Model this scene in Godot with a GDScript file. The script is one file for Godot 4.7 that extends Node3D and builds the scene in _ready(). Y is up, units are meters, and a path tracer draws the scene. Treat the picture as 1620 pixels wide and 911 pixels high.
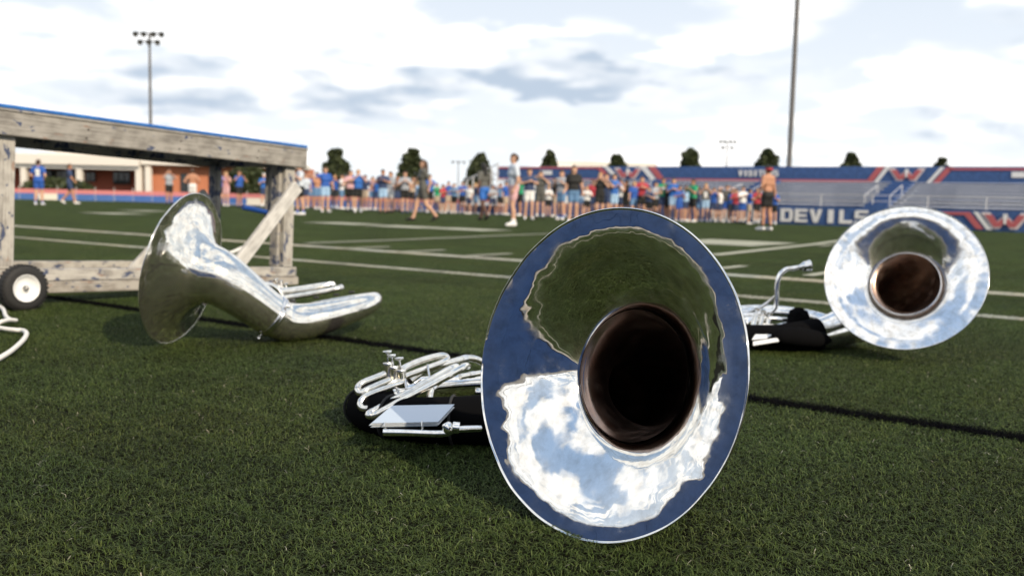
extends Node3D
# A practice field with three sousaphones left on the turf, a rolling podium, a crowd of band members and the visitors' stand.
# x right, y up, z towards the photographer; metres. Picture positions (1620 x 911) give directions only; distances come from the ground, the walls or known sizes.

const FOC := 1491.0
const EYE := Vector3(0.0, 0.67, 0.0)
const ROLL := 0.0235
const PITCH := 0.0943
const ALONG := Vector3(-0.823, 0.0, -0.568)    # along the sideline
const ACROSS := Vector3(0.568, 0.0, -0.823)    # across the field, towards the visitors' stand
const SUN_TO := Vector3(0.52, 0.50, 0.69)      # towards the sun: behind the photographer, to the right

var cam_right: Vector3
var cam_up: Vector3
var cam_fwd: Vector3
var M := {}
var names := {}
var rng := RandomNumberGenerator.new()


func _ready() -> void:
	rng.seed = 20240611
	set_camera_and_light()
	make_materials()
	build_ground()
	build_turf()
	build_markings()
	build_home_stand()
	build_visitor_stand()
	build_far_things()
	build_podium()
	build_front_sousaphone()
	build_podium_sousaphone()
	build_far_sousaphone()
	build_crowd()


func set_camera_and_light() -> void:
	var f := Vector3(0, -sin(PITCH), -cos(PITCH))
	var r := Vector3(1, 0, 0)
	var u := r.cross(f)
	cam_fwd = f
	cam_right = r * cos(ROLL) + u * sin(ROLL)
	cam_up = u * cos(ROLL) - r * sin(ROLL)
	var cam := Camera3D.new()
	cam.name = "camera"
	add_child(cam)
	cam.transform = Transform3D(Basis(cam_right, cam_up, -cam_fwd), EYE)
	cam.near = 0.05
	cam.far = 4000.0
	var lens := CameraAttributesPhysical.new()
	lens.frustum_focal_length = 12.0 / (455.5 / FOC)
	lens.frustum_focus_distance = 1.95
	lens.exposure_aperture = 4.6
	lens.frustum_near = 0.05
	lens.frustum_far = 4000.0
	cam.attributes = lens
	cam.fov = rad_to_deg(2.0 * atan(455.5 / FOC))
	cam.current = true

	var env := Environment.new()
	env.background_mode = Environment.BG_SKY
	env.tonemap_mode = Environment.TONE_MAPPER_LINEAR
	env.tonemap_exposure = 1.06
	env.sdfgi_enabled = true
	env.ssao_enabled = true
	env.ssil_enabled = true
	var sky := Sky.new()
	var pano := PanoramaSkyMaterial.new()
	pano.panorama = cloudy_sky()
	sky.sky_material = pano
	env.sky = sky
	var world := WorldEnvironment.new()
	world.name = "world"
	world.environment = env
	add_child(world)

	var sun := DirectionalLight3D.new()
	sun.name = "sun"
	sun.light_energy = 1.4
	sun.light_color = Color(1.0, 0.93, 0.82)
	sun.light_angular_distance = 0.6
	sun.shadow_enabled = true
	add_child(sun)
	sun.look_at_from_position(Vector3.ZERO, -SUN_TO.normalized())


# ---------------------------------------------------------------- positions

func ray(x: float, y: float) -> Vector3:
	return cam_fwd + cam_right * ((x - 810.0) / FOC) - cam_up * ((y - 455.5) / FOC)


func at(x: float, y: float, depth: float) -> Vector3:
	return EYE + ray(x, y) * depth


func crown(p: float) -> float:
	return 0.0 if p < 8.0 else -0.0045 * (p - 8.0)


func field(s: float, p: float, y := 0.0) -> Vector3:
	return ALONG * s + ACROSS * p + Vector3.UP * (y + crown(p))


func ground_at(x: float, y: float) -> Vector3:
	var d := ray(x, y)
	var g := 0.0
	var o := EYE
	for i in 8:
		o = EYE + d * ((g - EYE.y) / d.y)
		g = crown(o.dot(ACROSS))
	return o


func across_plane(x: float, p: float) -> float:
	# how far along the sideline the vertical plane at p is met under picture column x
	var d := ray(x, 325.0)
	return (d * (p / d.dot(ACROSS))).dot(ALONG)


func seen(v: Vector3) -> Vector2:
	var d := v - EYE
	var z := d.dot(cam_fwd)
	if z < 0.05:
		return Vector2(-9999, -9999)
	return Vector2(810.0 + FOC * d.dot(cam_right) / z, 455.5 - FOC * d.dot(cam_up) / z)


# ---------------------------------------------------------------- nodes

func numbered(called: String) -> String:
	names[called] = names.get(called, -1) + 1
	return called if names[called] == 0 else "%s_%03d" % [called, names[called]]


func thing(called: String, where: Vector3, label: String, category: String, group := "") -> Node3D:
	var o := Node3D.new()
	o.name = numbered(called)
	o.position = where
	add_child(o)
	describe(o, label, category, group)
	return o


func describe(o: Node, label: String, category: String, group := "") -> void:
	o.set_meta("label", label)
	o.set_meta("category", category)
	if group != "":
		o.set_meta("group", group)


func part(called: String, mesh: Mesh, mat: Material, parent: Node3D, xf := Transform3D.IDENTITY, world := true) -> MeshInstance3D:
	# world: the mesh (or xf) is given in world coordinates, the parent only stands at the thing's base
	var o := MeshInstance3D.new()
	o.name = called
	o.mesh = mesh
	o.material_override = mat
	o.transform = xf
	if world:
		var t := Transform3D.IDENTITY
		var q: Node = parent
		while q is Node3D and q != self:
			t = (q as Node3D).transform * t
			q = q.get_parent()
		o.transform = t.affine_inverse() * xf
	parent.add_child(o, true)
	return o


func setting(called: String, mesh: Mesh, mat: Material) -> MeshInstance3D:
	var o := MeshInstance3D.new()
	o.name = numbered(called)
	o.mesh = mesh
	o.material_override = mat
	o.set_meta("kind", "structure")
	add_child(o)
	return o


# ---------------------------------------------------------------- shapes

func grid_mesh(rows: Array, closed := true, flip := false) -> ArrayMesh:
	# rows of points; rings when closed. Smooth normals from the neighbours.
	var ni := rows.size()
	var nj: int = rows[0].size()
	var w := nj + 1 if closed else nj
	var v := PackedVector3Array()
	var n := PackedVector3Array()
	var uv := PackedVector2Array()
	var ix := PackedInt32Array()
	v.resize(ni * w)
	n.resize(ni * w)
	uv.resize(ni * w)
	for i in ni:
		var row: PackedVector3Array = rows[i]
		var below: PackedVector3Array = rows[max(i - 1, 0)]
		var above: PackedVector3Array = rows[min(i + 1, ni - 1)]
		for j in w:
			var k := j % nj
			var k0 := (k - 1 + nj) % nj if closed else maxi(k - 1, 0)
			var k1 := (k + 1) % nj if closed else mini(k + 1, nj - 1)
			var dj := row[k1] - row[k0]
			if dj.length_squared() < 1e-14:
				dj = above[k1] - above[k0] + below[k1] - below[k0]
			var nn := dj.cross(above[k] - below[k])
			nn = nn.normalized()
			v[i * w + j] = row[k]
			n[i * w + j] = -nn if flip else nn
			uv[i * w + j] = Vector2(float(j) / nj, float(i) / maxf(1, ni - 1))
	for i in ni - 1:
		for j in w - 1:
			var a := i * w + j
			var b := a + 1
			var c := a + w
			var d := c + 1
			if flip:
				ix.append_array([a, b, c, b, d, c])
			else:
				ix.append_array([a, c, b, b, c, d])
	var arr := []
	arr.resize(Mesh.ARRAY_MAX)
	arr[Mesh.ARRAY_VERTEX] = v
	arr[Mesh.ARRAY_NORMAL] = n
	arr[Mesh.ARRAY_TEX_UV] = uv
	arr[Mesh.ARRAY_INDEX] = ix
	var m := ArrayMesh.new()
	m.add_surface_from_arrays(Mesh.PRIMITIVE_TRIANGLES, arr)
	return m


func curve_points(keys: Array, per := 8) -> Array:
	# Catmull-Rom through [Vector3, radius] keys; returns [PackedVector3Array, PackedFloat32Array]
	var pts := PackedVector3Array()
	var rad := PackedFloat32Array()
	for i in keys.size() - 1:
		var p1: Vector3 = keys[i][0]
		var p2: Vector3 = keys[i + 1][0]
		var p0: Vector3 = keys[i - 1][0] if i > 0 else p1 * 2.0 - p2
		var p3: Vector3 = keys[i + 2][0] if i + 2 < keys.size() else p2 * 2.0 - p1
		var r1: float = keys[i][1]
		var r2: float = keys[i + 1][1]
		for k in per:
			var t := float(k) / per
			pts.append(p1.cubic_interpolate(p2, p0, p3, t))
			rad.append(lerpf(r1, r2, t))
	pts.append(keys[-1][0])
	rad.append(keys[-1][1])
	return [pts, rad]


func sweep(pts: PackedVector3Array, rad: PackedFloat32Array, seg := 16, caps := true, wobble: FastNoiseLite = null, amount := 0.0) -> ArrayMesh:
	var rows := []
	var n := pts.size()
	var side := Vector3.ZERO
	for i in n:
		var t := (pts[min(i + 1, n - 1)] - pts[max(i - 1, 0)]).normalized()
		if i == 0:
			side = t.cross(Vector3.UP)
			if side.length() < 0.1:
				side = t.cross(Vector3.RIGHT)
		side = (side - t * side.dot(t)).normalized()
		var other := t.cross(side)
		if i == 0 and caps:
			rows.append(ring(pts[0], side, other, 0.0, seg))
			rows.append(ring(pts[0], side, other, rad[0] * 0.85, seg))
		var row := ring(pts[i], side, other, rad[i], seg)
		if wobble:
			for j in seg:
				var away := (row[j] - pts[i]).normalized()
				row[j] += away * wobble.get_noise_3dv(row[j] * 100.0) * amount
		rows.append(row)
		if i == n - 1 and caps:
			rows.append(ring(pts[i], side, other, rad[i] * 0.85, seg))
			rows.append(ring(pts[i], side, other, 0.0, seg))
	return grid_mesh(rows, true, true)


func ring(c: Vector3, a: Vector3, b: Vector3, r: float, seg: int) -> PackedVector3Array:
	var out := PackedVector3Array()
	out.resize(seg)
	for j in seg:
		var t := TAU * j / seg
		out[j] = c + (a * cos(t) + b * sin(t)) * r
	return out


func pipe(keys: Array, seg := 14, per := 7, caps := true) -> ArrayMesh:
	var c := curve_points(keys, per)
	return sweep(c[0], c[1], seg, caps)


func rod(a: Vector3, b: Vector3, ra: float, rb := -1.0, seg := 12) -> ArrayMesh:
	return sweep(PackedVector3Array([a, a.lerp(b, 0.02), a.lerp(b, 0.98), b]), PackedFloat32Array([ra * 0.93, ra, rb if rb > 0 else ra, (rb if rb > 0 else ra) * 0.93]), seg)


func lathe(profile: Array, axis_from: Vector3, axis: Vector3, seg := 24) -> ArrayMesh:
	# profile: [distance along the axis, radius]
	var a := axis.normalized()
	var s := a.cross(Vector3.UP if absf(a.y) < 0.9 else Vector3.RIGHT).normalized()
	var o := a.cross(s)
	var rows := []
	for q in profile:
		rows.append(ring(axis_from + a * q[0], s, o, q[1], seg))
	return grid_mesh(rows, true, true)


func torus(c: Vector3, axis: Vector3, big: float, small: float, seg := 48, around := 8) -> ArrayMesh:
	var prof := []
	for k in around + 1:
		var t := TAU * k / around
		prof.append([sin(t) * small, big + cos(t) * small])
	return lathe(prof, c, -axis, seg)


func block(size: Vector3, bevel := 0.004) -> ArrayMesh:
	# a box with chamfered edges about its centre
	var h := size * 0.5
	var b := minf(bevel, minf(h.x, minf(h.y, h.z)) * 0.45)
	var st := SurfaceTool.new()
	st.begin(Mesh.PRIMITIVE_TRIANGLES)
	st.set_smooth_group(-1)
	var ax := [Vector3.RIGHT, Vector3.UP, Vector3.BACK]
	for k in 3:
		for s in [-1.0, 1.0]:
			var u: Vector3 = ax[(k + 1) % 3]
			var v: Vector3 = ax[(k + 2) % 3]
			var c: Vector3 = ax[k] * s * h[k]
			var hu: Vector3 = u * (h[(k + 1) % 3] - b)
			var hv: Vector3 = v * (h[(k + 2) % 3] - b)
			face(st, [c - hu - hv, c + hu - hv, c + hu + hv, c - hu + hv], ax[k] * s)
		# the four edges along axis k
		for s in [-1.0, 1.0]:
			for t in [-1.0, 1.0]:
				var i := (k + 1) % 3
				var j := (k + 2) % 3
				var e: Vector3 = ax[k] * (h[k] - b)
				var p1: Vector3 = ax[i] * s * h[i] + ax[j] * t * (h[j] - b)
				var p2: Vector3 = ax[i] * s * (h[i] - b) + ax[j] * t * h[j]
				face(st, [p1 - e, p1 + e, p2 + e, p2 - e], ax[i] * s + ax[j] * t)
	for sx in [-1.0, 1.0]:
		for sy in [-1.0, 1.0]:
			for sz in [-1.0, 1.0]:
				var s3 := Vector3(sx, sy, sz)
				var o := h - Vector3.ONE * b
				face(st, [s3 * Vector3(h.x, o.y, o.z), s3 * Vector3(o.x, h.y, o.z), s3 * Vector3(o.x, o.y, h.z)], s3)
	return st.commit()


func face(st: SurfaceTool, q: Array, out: Vector3) -> void:
	var n := out.normalized()
	if (q[1] - q[0]).cross(q[2] - q[0]).dot(n) > 0.0:
		q = q.duplicate()
		q.reverse()
	var a: Vector3 = q[0]
	var u: Vector3 = (q[1] - a).normalized()
	var v := n.cross(u)
	for i in range(1, q.size() - 1):
		for p in [q[0], q[i], q[i + 1]]:
			st.set_normal(n)
			st.set_uv(Vector2((p - a).dot(u), (p - a).dot(v)))
			st.add_vertex(p)


func beam(a: Vector3, b: Vector3, wide: float, high: float, up := Vector3.UP, bevel := 0.006) -> Array:
	# [mesh, transform] of a squared timber from a to b
	var d := b - a
	var x := d.normalized()
	var z := x.cross(up).normalized()
	var y := z.cross(x)
	return [block(Vector3(d.length(), high, wide), bevel), Transform3D(Basis(x, y, z), (a + b) * 0.5)]


func sheet(corners: Array) -> ArrayMesh:
	# flat polygon facing up, in order
	var st := SurfaceTool.new()
	st.begin(Mesh.PRIMITIVE_TRIANGLES)
	face(st, corners, Vector3.UP)
	return st.commit()


func slab(poly: Array, out: Vector3, thick: float) -> ArrayMesh:
	# a flat plate: polygon (world points), pushed out by thick
	var st := SurfaceTool.new()
	st.begin(Mesh.PRIMITIVE_TRIANGLES)
	var o := out.normalized() * thick
	var top := []
	var mid := Vector3.ZERO
	for q in poly:
		top.append(q + o)
		mid += q / poly.size()
	var flat := PackedVector2Array()
	var u: Vector3 = (poly[1] - poly[0]).normalized()
	var v := out.normalized().cross(u)
	for q in poly:
		flat.append(Vector2((q - poly[0]).dot(u), (q - poly[0]).dot(v)))
	var tri := Geometry2D.triangulate_polygon(flat)
	for k in range(0, tri.size(), 3):
		face(st, [top[tri[k]], top[tri[k + 1]], top[tri[k + 2]]], out)
		face(st, [poly[tri[k]], poly[tri[k + 1]], poly[tri[k + 2]]], -out)
	for i in poly.size():
		var j := (i + 1) % poly.size()
		var e: Vector3 = poly[j] - poly[i]
		var outward := e.cross(out) if not Geometry2D.is_polygon_clockwise(flat) else -e.cross(out)
		face(st, [poly[i], poly[j], top[j], top[i]], outward)
	return st.commit()


# ---------------------------------------------------------------- sky

func cloudy_sky() -> ImageTexture:
	# Broken summer cumulus under hazy blue, the same kind of sky all round; colours are linear light.
	var w := 2048
	var h := 1024
	var big := FastNoiseLite.new()
	big.seed = 11
	big.noise_type = FastNoiseLite.TYPE_SIMPLEX_SMOOTH
	big.frequency = 0.42
	big.fractal_octaves = 4
	big.fractal_gain = 0.45
	var warp := FastNoiseLite.new()
	warp.seed = 5
	warp.frequency = 0.9
	warp.fractal_octaves = 4
	var fine := FastNoiseLite.new()
	fine.seed = 23
	fine.noise_type = FastNoiseLite.TYPE_SIMPLEX_SMOOTH
	fine.frequency = 3.2
	fine.fractal_octaves = 5
	fine.fractal_gain = 0.46
	# grey-blue undersides and bright heads of the clouds that stand over the field: column, row, half width, half height, depth of tone
	var marks := [[470, 0, 0, 0, 0]]
	marks = [
		[960, 125, 190, 34, 1.0], [880, 100, 90, 26, 0.5], [1180, 120, 130, 26, 0.45], [240, 105, 110, 22, 0.8], [330, 170, 120, 24, 0.75], [130, 160, 90, 30, 0.55], [520, 145, 110, 14, 0.55],
		[730, 118, 90, 12, 0.7], [500, 50, 60, 12, 0.2], [545, 10, 70, 10, 0.5], [1590, 60, 60, 50, 0.4], [1560, 200, 90, 40, 0.55], [600, 165, 60, 10, 0.45], [220, 20, 60, 10, 0.5], [760, 70, 70, 20, 0.25],
		[690, 88, 34, 20, -0.9], [750, 90, 40, 20, -0.9], [380, 50, 120, 45, -1.0], [100, 90, 80, 50, -1.0], [400, 118, 50, 16, -0.9], [1130, 70, 160, 45, -0.9], [1500, 130, 60, 40, -0.8], [1600, 190, 40, 45, -0.9],
		[640, 215, 160, 24, -0.5], [1100, 200, 90, 16, -0.5], [900, 40, 120, 30, -0.6],
	]
	var heads := []
	for m in marks:
		var d := ray(m[0], m[1]).normalized()
		heads.append([atan2(d.x, -d.z), asin(d.y), m[2] / FOC, m[3] / FOC, m[4]])
	var px := PackedFloat32Array()
	px.resize(w * h * 4)
	var lowest := Color(0.20, 0.22, 0.16)
	for row in h:
		var el := (0.5 - (row + 0.5) / h) * PI
		if el < -0.004:
			for col in w:
				var o0 := (row * w + col) * 4
				px[o0] = lowest.r
				px[o0 + 1] = lowest.g
				px[o0 + 2] = lowest.b
				px[o0 + 3] = 1.0
			continue
		var sy := sin(maxf(el, 0.0))
		var cy := cos(el)
		var t := pow(1.0 - sy, 1.9)
		var base := Vector3(0.33, 0.48, 0.73).lerp(Vector3(0.97, 1.01, 1.03), t)
		for col in w:
			var az := wrapf((col + 0.5) / w * TAU, -PI, PI)   # 0 looks along -z
			var dx := sin(az) * cy
			var dz := -cos(az) * cy
			var k := 1.0 / (sy + 0.16)
			var k2 := 0.5 + 4.2 * pow(1.0 - sy, 4.0)
			var lift := (sy + 0.16) / (sy + 0.185)
			var q := Vector3(dx * k, dz * k, sy * 2.0)
			var wv := warp.get_noise_3dv(q)
			var n := big.get_noise_3d(q.x + wv * 0.5, q.y - wv * 0.4, q.z)
			var f := fine.get_noise_3d(dx * k2 + wv * 0.10, sy * 1.7 * k2 + wv * 0.10, dz * k2)
			var mark := 0.0
			if absf(az) < 0.62 and el < 0.32:
				var jx := (f * 1.2 + wv * 0.5) * 0.060
				var jy := (f * 1.2 - wv * 0.4) * 0.026
				for m in heads:
					var ux: float = (az + jx - m[0]) / m[2]
					var uy: float = (el + jy - m[1]) / m[3]
					var e := ux * ux + uy * uy
					if e < 6.0:
						mark += m[4] * exp(-e * 1.1)
			# how much cloud stands here and just above: bases are grey, heads are bright
			var here := 0.75 * n + 0.42 * f
			var over := 0.75 * big.get_noise_3d((q.x + wv * 0.5) * lift, (q.y - wv * 0.4) * lift, q.z + 0.06) + 0.42 * fine.get_noise_3d(dx * k2 + wv * 0.10, (sy + 0.03) * 1.7 * k2 + wv * 0.10, dz * k2)
			var cover := smoothstep(-0.20, 0.02, here + maxf(-mark, 0.0) * 0.45)
			var thick := clampf(0.14 + (over - here) * 2.3 + 0.30 * here, 0.0, 0.95)
			thick = clampf(thick * (1.0 - clampf(-mark, 0.0, 1.0)) + maxf(mark, 0.0) * (0.75 + 0.9 * f), 0.0, 1.0)
			var white := Vector3(1.30, 1.28, 1.25) * (1.0 + 0.12 * f)
			var grey := Vector3(0.50, 0.60, 0.73)
			var cloud := white.lerp(grey, thick)
			var c := base.lerp(cloud, maxf(cover * 0.95, clampf(mark * 1.3, 0.0, 1.0) * 0.95))
			var o := (row * w + col) * 4
			px[o] = c.x
			px[o + 1] = c.y
			px[o + 2] = c.z
			px[o + 3] = 1.0
	return ImageTexture.create_from_image(Image.create_from_data(w, h, false, Image.FORMAT_RGBAF, px.to_byte_array()))


# ---------------------------------------------------------------- materials

func lin(r: float, g: float, b: float) -> Color:
	return Color(r, g, b).linear_to_srgb()


func plain(c: Color, rough := 0.7, metal := 0.0) -> StandardMaterial3D:
	var m := StandardMaterial3D.new()
	m.albedo_color = c
	m.roughness = rough
	m.metallic = metal
	return m


func noise_tex(freq: float, octaves: int, a: Color, b: Color, size := 512, lo := 0.0, hi := 1.0, seed_ := 1, gain := 0.5) -> ImageTexture:
	var n := FastNoiseLite.new()
	n.seed = seed_
	n.frequency = freq
	n.fractal_octaves = octaves
	n.fractal_gain = gain
	var im := n.get_seamless_image(size, size)
	var out := Image.create(size, size, false, Image.FORMAT_RGB8)
	for y in size:
		for x in size:
			var v := clampf((im.get_pixel(x, y).r - lo) / (hi - lo), 0.0, 1.0)
			out.set_pixel(x, y, a.lerp(b, v))
	return ImageTexture.create_from_image(out)


func mottled(a: Color, b: Color, scale: float, rough := 0.7, freq := 0.02, seed_ := 3, world := false, lo := 0.25, hi := 0.75) -> StandardMaterial3D:
	var m := StandardMaterial3D.new()
	m.albedo_texture = noise_tex(freq, 5, a, b, 256, lo, hi, seed_)
	m.roughness = rough
	m.uv1_triplanar = true
	m.uv1_world_triplanar = world
	m.uv1_scale = Vector3.ONE * scale
	return m


func wood_texture(seed_: int, stain: float, rust: float, light: Color, dark: Color) -> ImageTexture:
	# weathered pine: long grain along u, dark checks, knots, flecks of old blue paint
	var w := 1024
	var h := 256
	var grain := FastNoiseLite.new()
	grain.seed = seed_
	grain.frequency = 0.012
	grain.fractal_octaves = 5
	grain.fractal_gain = 0.62
	var blot := FastNoiseLite.new()
	blot.seed = seed_ + 7
	blot.frequency = 0.014
	blot.fractal_octaves = 5
	var spot := FastNoiseLite.new()
	spot.seed = seed_ + 19
	spot.frequency = 0.011
	spot.fractal_octaves = 4
	spot.fractal_gain = 0.65
	var blue := lin(0.035, 0.05, 0.11)
	var red := lin(0.22, 0.11, 0.07)
	var im := Image.create(w, h, false, Image.FORMAT_RGB8)
	for y in h:
		for x in w:
			var g := grain.get_noise_2d(x * 0.22, y * 6.0) * 0.5 + 0.5
			var fineg := grain.get_noise_2d(x * 0.6 + 900.0, y * 16.0) * 0.5 + 0.5
			var t := clampf(0.55 * g + 0.45 * fineg + 0.35 * blot.get_noise_2d(x * 0.6, y * 0.8), 0.0, 1.0)
			var c := dark.lerp(light, smoothstep(0.10, 0.72, t))
			if fineg < 0.22:
				c = c.lerp(dark * 0.7, 0.5)
			var s := spot.get_noise_2d(x * 0.7, y * 1.1)
			if stain > 0.0:
				c = c.lerp(blue, smoothstep(0.5 - stain, 0.62 - stain, s + 0.25 * (fineg - 0.5)) * 0.85)
			if rust > 0.0:
				c = c.lerp(red, smoothstep(0.5 - rust, 0.75 - rust, blot.get_noise_2d(x * 0.5 + 300.0, y * 1.3)) * 0.6)
			c.a = 1.0
			im.set_pixel(x, y, c)
	return ImageTexture.create_from_image(im)


func wood(seed_: int, stain: float, rust := 0.0, light := lin(0.42, 0.38, 0.33), dark := lin(0.13, 0.11, 0.09)) -> StandardMaterial3D:
	var m := StandardMaterial3D.new()
	m.albedo_texture = wood_texture(seed_, stain, rust, light, dark)
	m.heightmap_enabled = true
	m.heightmap_texture = m.albedo_texture
	m.heightmap_scale = 0.25
	m.roughness = 0.85
	m.uv1_triplanar = true
	m.uv1_scale = Vector3(0.75, 3.0, 3.0)
	m.uv1_offset = Vector3(0.13 * seed_, 0.29 * seed_, 0.41 * seed_)
	return m


func silver(tint: Color, rough: float, smudge: float, seed_: int) -> StandardMaterial3D:
	# silver plate: bright metal, with a film of fingermarks and fine tarnish that dulls it in patches
	var m := StandardMaterial3D.new()
	m.metallic = 1.0
	m.metallic_specular = 0.5
	m.roughness = 1.0
	m.roughness_texture = noise_tex(0.012, 6, Color(rough, rough, rough), Color(rough + smudge, rough + smudge, rough + smudge), 512, 0.45, 0.85, seed_, 0.6)
	m.roughness_texture_channel = BaseMaterial3D.TEXTURE_CHANNEL_RED
	m.albedo_texture = noise_tex(0.02, 6, tint, tint.lerp(lin(0.42, 0.38, 0.32), 0.55), 512, 0.45, 0.90, seed_ + 4, 0.62)
	m.uv1_triplanar = true
	m.uv1_scale = Vector3.ONE * 2.3
	return m


func make_materials() -> void:
	M.silver = silver(lin(0.90, 0.89, 0.86), 0.02, 0.17, 31)
	M.silver_worn = silver(lin(0.87, 0.84, 0.77), 0.06, 0.20, 47)
	M.silver_worn.metallic = 0.97
	M.silver_satin = silver(lin(0.92, 0.92, 0.91), 0.10, 0.10, 61)
	M.silver_satin.metallic = 0.97
	M.nickel = silver(lin(0.80, 0.79, 0.77), 0.07, 0.15, 77)
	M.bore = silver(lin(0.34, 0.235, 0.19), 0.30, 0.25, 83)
	M.black_cloth = plain(lin(0.0045, 0.0045, 0.005), 1.0)
	M.black_cloth.metallic_specular = 0.12
	M.black_rubber = mottled(lin(0.010, 0.010, 0.011), lin(0.024, 0.023, 0.022), 9.0, 0.75, 0.05, 9)
	M.paper = plain(lin(0.72, 0.73, 0.74), 0.5)
	M.clear_page = plain(lin(0.42, 0.49, 0.58), 0.16)
	M.wood_rail = wood(1, 0.06, 0.06, lin(0.315, 0.30, 0.275), lin(0.14, 0.13, 0.118))
	M.wood_leg = wood(2, 0.25, 0.05, lin(0.44, 0.42, 0.385), lin(0.20, 0.185, 0.168))
	M.wood_stained = wood(3, 0.30, 0.0, lin(0.44, 0.42, 0.385), lin(0.21, 0.195, 0.175))
	M.wood_foot = wood(4, 0.17, 0.18, lin(0.36, 0.335, 0.30), lin(0.16, 0.14, 0.118))
	M.wood_brace = wood(5, 0.03, 0.0, lin(0.58, 0.57, 0.55), lin(0.36, 0.35, 0.335))
	M.deck_blue = mottled(lin(0.012, 0.10, 0.36), lin(0.02, 0.15, 0.46), 3.0, 0.55, 0.02, 8)
	M.pole_blue = plain(lin(0.01, 0.06, 0.28), 0.45)
	M.rope = mottled(lin(0.68, 0.66, 0.62), lin(0.80, 0.78, 0.74), 20.0, 0.8, 0.06, 12)
	M.hub = plain(lin(0.74, 0.75, 0.76), 0.35)
	M.steel = plain(lin(0.45, 0.44, 0.42), 0.35, 1.0)
	M.iron = plain(lin(0.05, 0.045, 0.04), 0.6, 0.6)


func blades_material() -> StandardMaterial3D:
	var m := StandardMaterial3D.new()
	m.vertex_color_use_as_albedo = true
	m.roughness = 0.6
	m.metallic_specular = 0.27
	m.backlight_enabled = true
	m.backlight = Color(0.4, 0.45, 0.1)
	return m


# ---------------------------------------------------------------- ground and turf

func build_ground() -> void:
	# one sheet to the horizon, following the crown of the field
	var steps := [-260.0, -60.0, -20.0, -3.4, 8.0, 24.0, 40.0, 60.0, 140.0, 900.0]
	var rows := []
	for p in steps:
		var row := PackedVector3Array()
		for s in [-900.0, -60.0, -10.0, 20.0, 60.0, 200.0, 1500.0]:
			row.append(ALONG * s + ACROSS * p + Vector3.UP * crown(minf(p, 60.0)))
		rows.append(row)
	var g := StandardMaterial3D.new()
	g.albedo_texture = noise_tex(0.035, 6, lin(0.012, 0.018, 0.006), lin(0.048, 0.066, 0.018), 512, 0.2, 0.8, 5, 0.6)
	g.roughness = 0.9
	g.uv1_triplanar = true
	g.uv1_world_triplanar = true
	g.uv1_scale = Vector3.ONE * 1.7
	setting("turf_field", grid_mesh(rows, false, true), g)


func build_infill() -> void:
	# dark rubber crumb that the blades stand in
	var rows := []
	for p in [-0.4, 8.0, 39.5]:
		var row := PackedVector3Array()
		for s in [-3.0, 30.0, 100.0]:
			row.append(field(s, p, 0.004))
		rows.append(row)
	var crumb := mottled(lin(0.004, 0.004, 0.003), lin(0.012, 0.013, 0.007), 6.0, 1.0, 0.06, 14, true)
	crumb.metallic_specular = 0.08
	setting("rubber_infill", grid_mesh(rows, false, true), crumb)


func blade_tile(seed_: int, size: Vector2, count: int, palette: Array, tall: float) -> ArrayMesh:
	# a patch of synthetic turf: curled ribbons of different lengths and greens
	var r := RandomNumberGenerator.new()
	r.seed = seed_
	var v := PackedVector3Array()
	var n := PackedVector3Array()
	var c := PackedColorArray()
	var ix := PackedInt32Array()
	for i in count:
		var root := Vector3(r.randf_range(-0.5, 0.5) * size.x, 0.0, r.randf_range(-0.5, 0.5) * size.y)
		var turn := r.randf() * TAU
		var lean := Vector3(cos(turn), 0, sin(turn))
		var side := Vector3(-sin(turn + r.randf_range(-0.6, 0.6)), 0, cos(turn))
		var high := tall * r.randf_range(0.35, 1.0)
		var reach := tall * r.randf_range(0.6, 1.7)
		var half := r.randf_range(0.00038, 0.00075)
		var curl := Vector3(-lean.z, 0, lean.x) * reach * r.randf_range(-0.6, 0.6)
		# root, stem, shoulder and tip: the fibre stands up, then bends over
		var knots := [root, root + Vector3.UP * high * 0.7 + lean * reach * 0.10, root + Vector3.UP * high * r.randf_range(0.95, 1.1) + lean * reach * 0.5 + curl * 0.3, root + Vector3.UP * high * r.randf_range(0.65, 1.05) + lean * reach + curl]
		var pick: int = mini(palette.size() - 2, int(pow(r.randf(), 1.4) * (palette.size() - 1))) if r.randf() > 0.004 else palette.size() - 1
		var col: Color = palette[pick]
		col = col * r.randf_range(0.7, 1.35)
		col.a = 1.0
		var k := v.size()
		for e in 4:
			var d: Vector3 = knots[mini(e + 1, 3)] - knots[maxi(e - 1, 0)]
			var nn := side.cross(d).normalized()
			if nn.y < 0:
				nn = -nn
			var wide := half * (1.0 if e < 3 else 0.5)
			v.append(knots[e] - side * wide)
			v.append(knots[e] + side * wide)
			n.append(nn)
			n.append(nn)
			c.append(col)
			c.append(col)
			if e < 3:
				var a := k + e * 2
				ix.append_array([a, a + 2, a + 1, a + 1, a + 2, a + 3])
	var arr := []
	arr.resize(Mesh.ARRAY_MAX)
	arr[Mesh.ARRAY_VERTEX] = v
	arr[Mesh.ARRAY_NORMAL] = n
	arr[Mesh.ARRAY_COLOR] = c
	arr[Mesh.ARRAY_INDEX] = ix
	var m := ArrayMesh.new()
	m.add_surface_from_arrays(Mesh.PRIMITIVE_TRIANGLES, arr)
	return m


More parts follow.
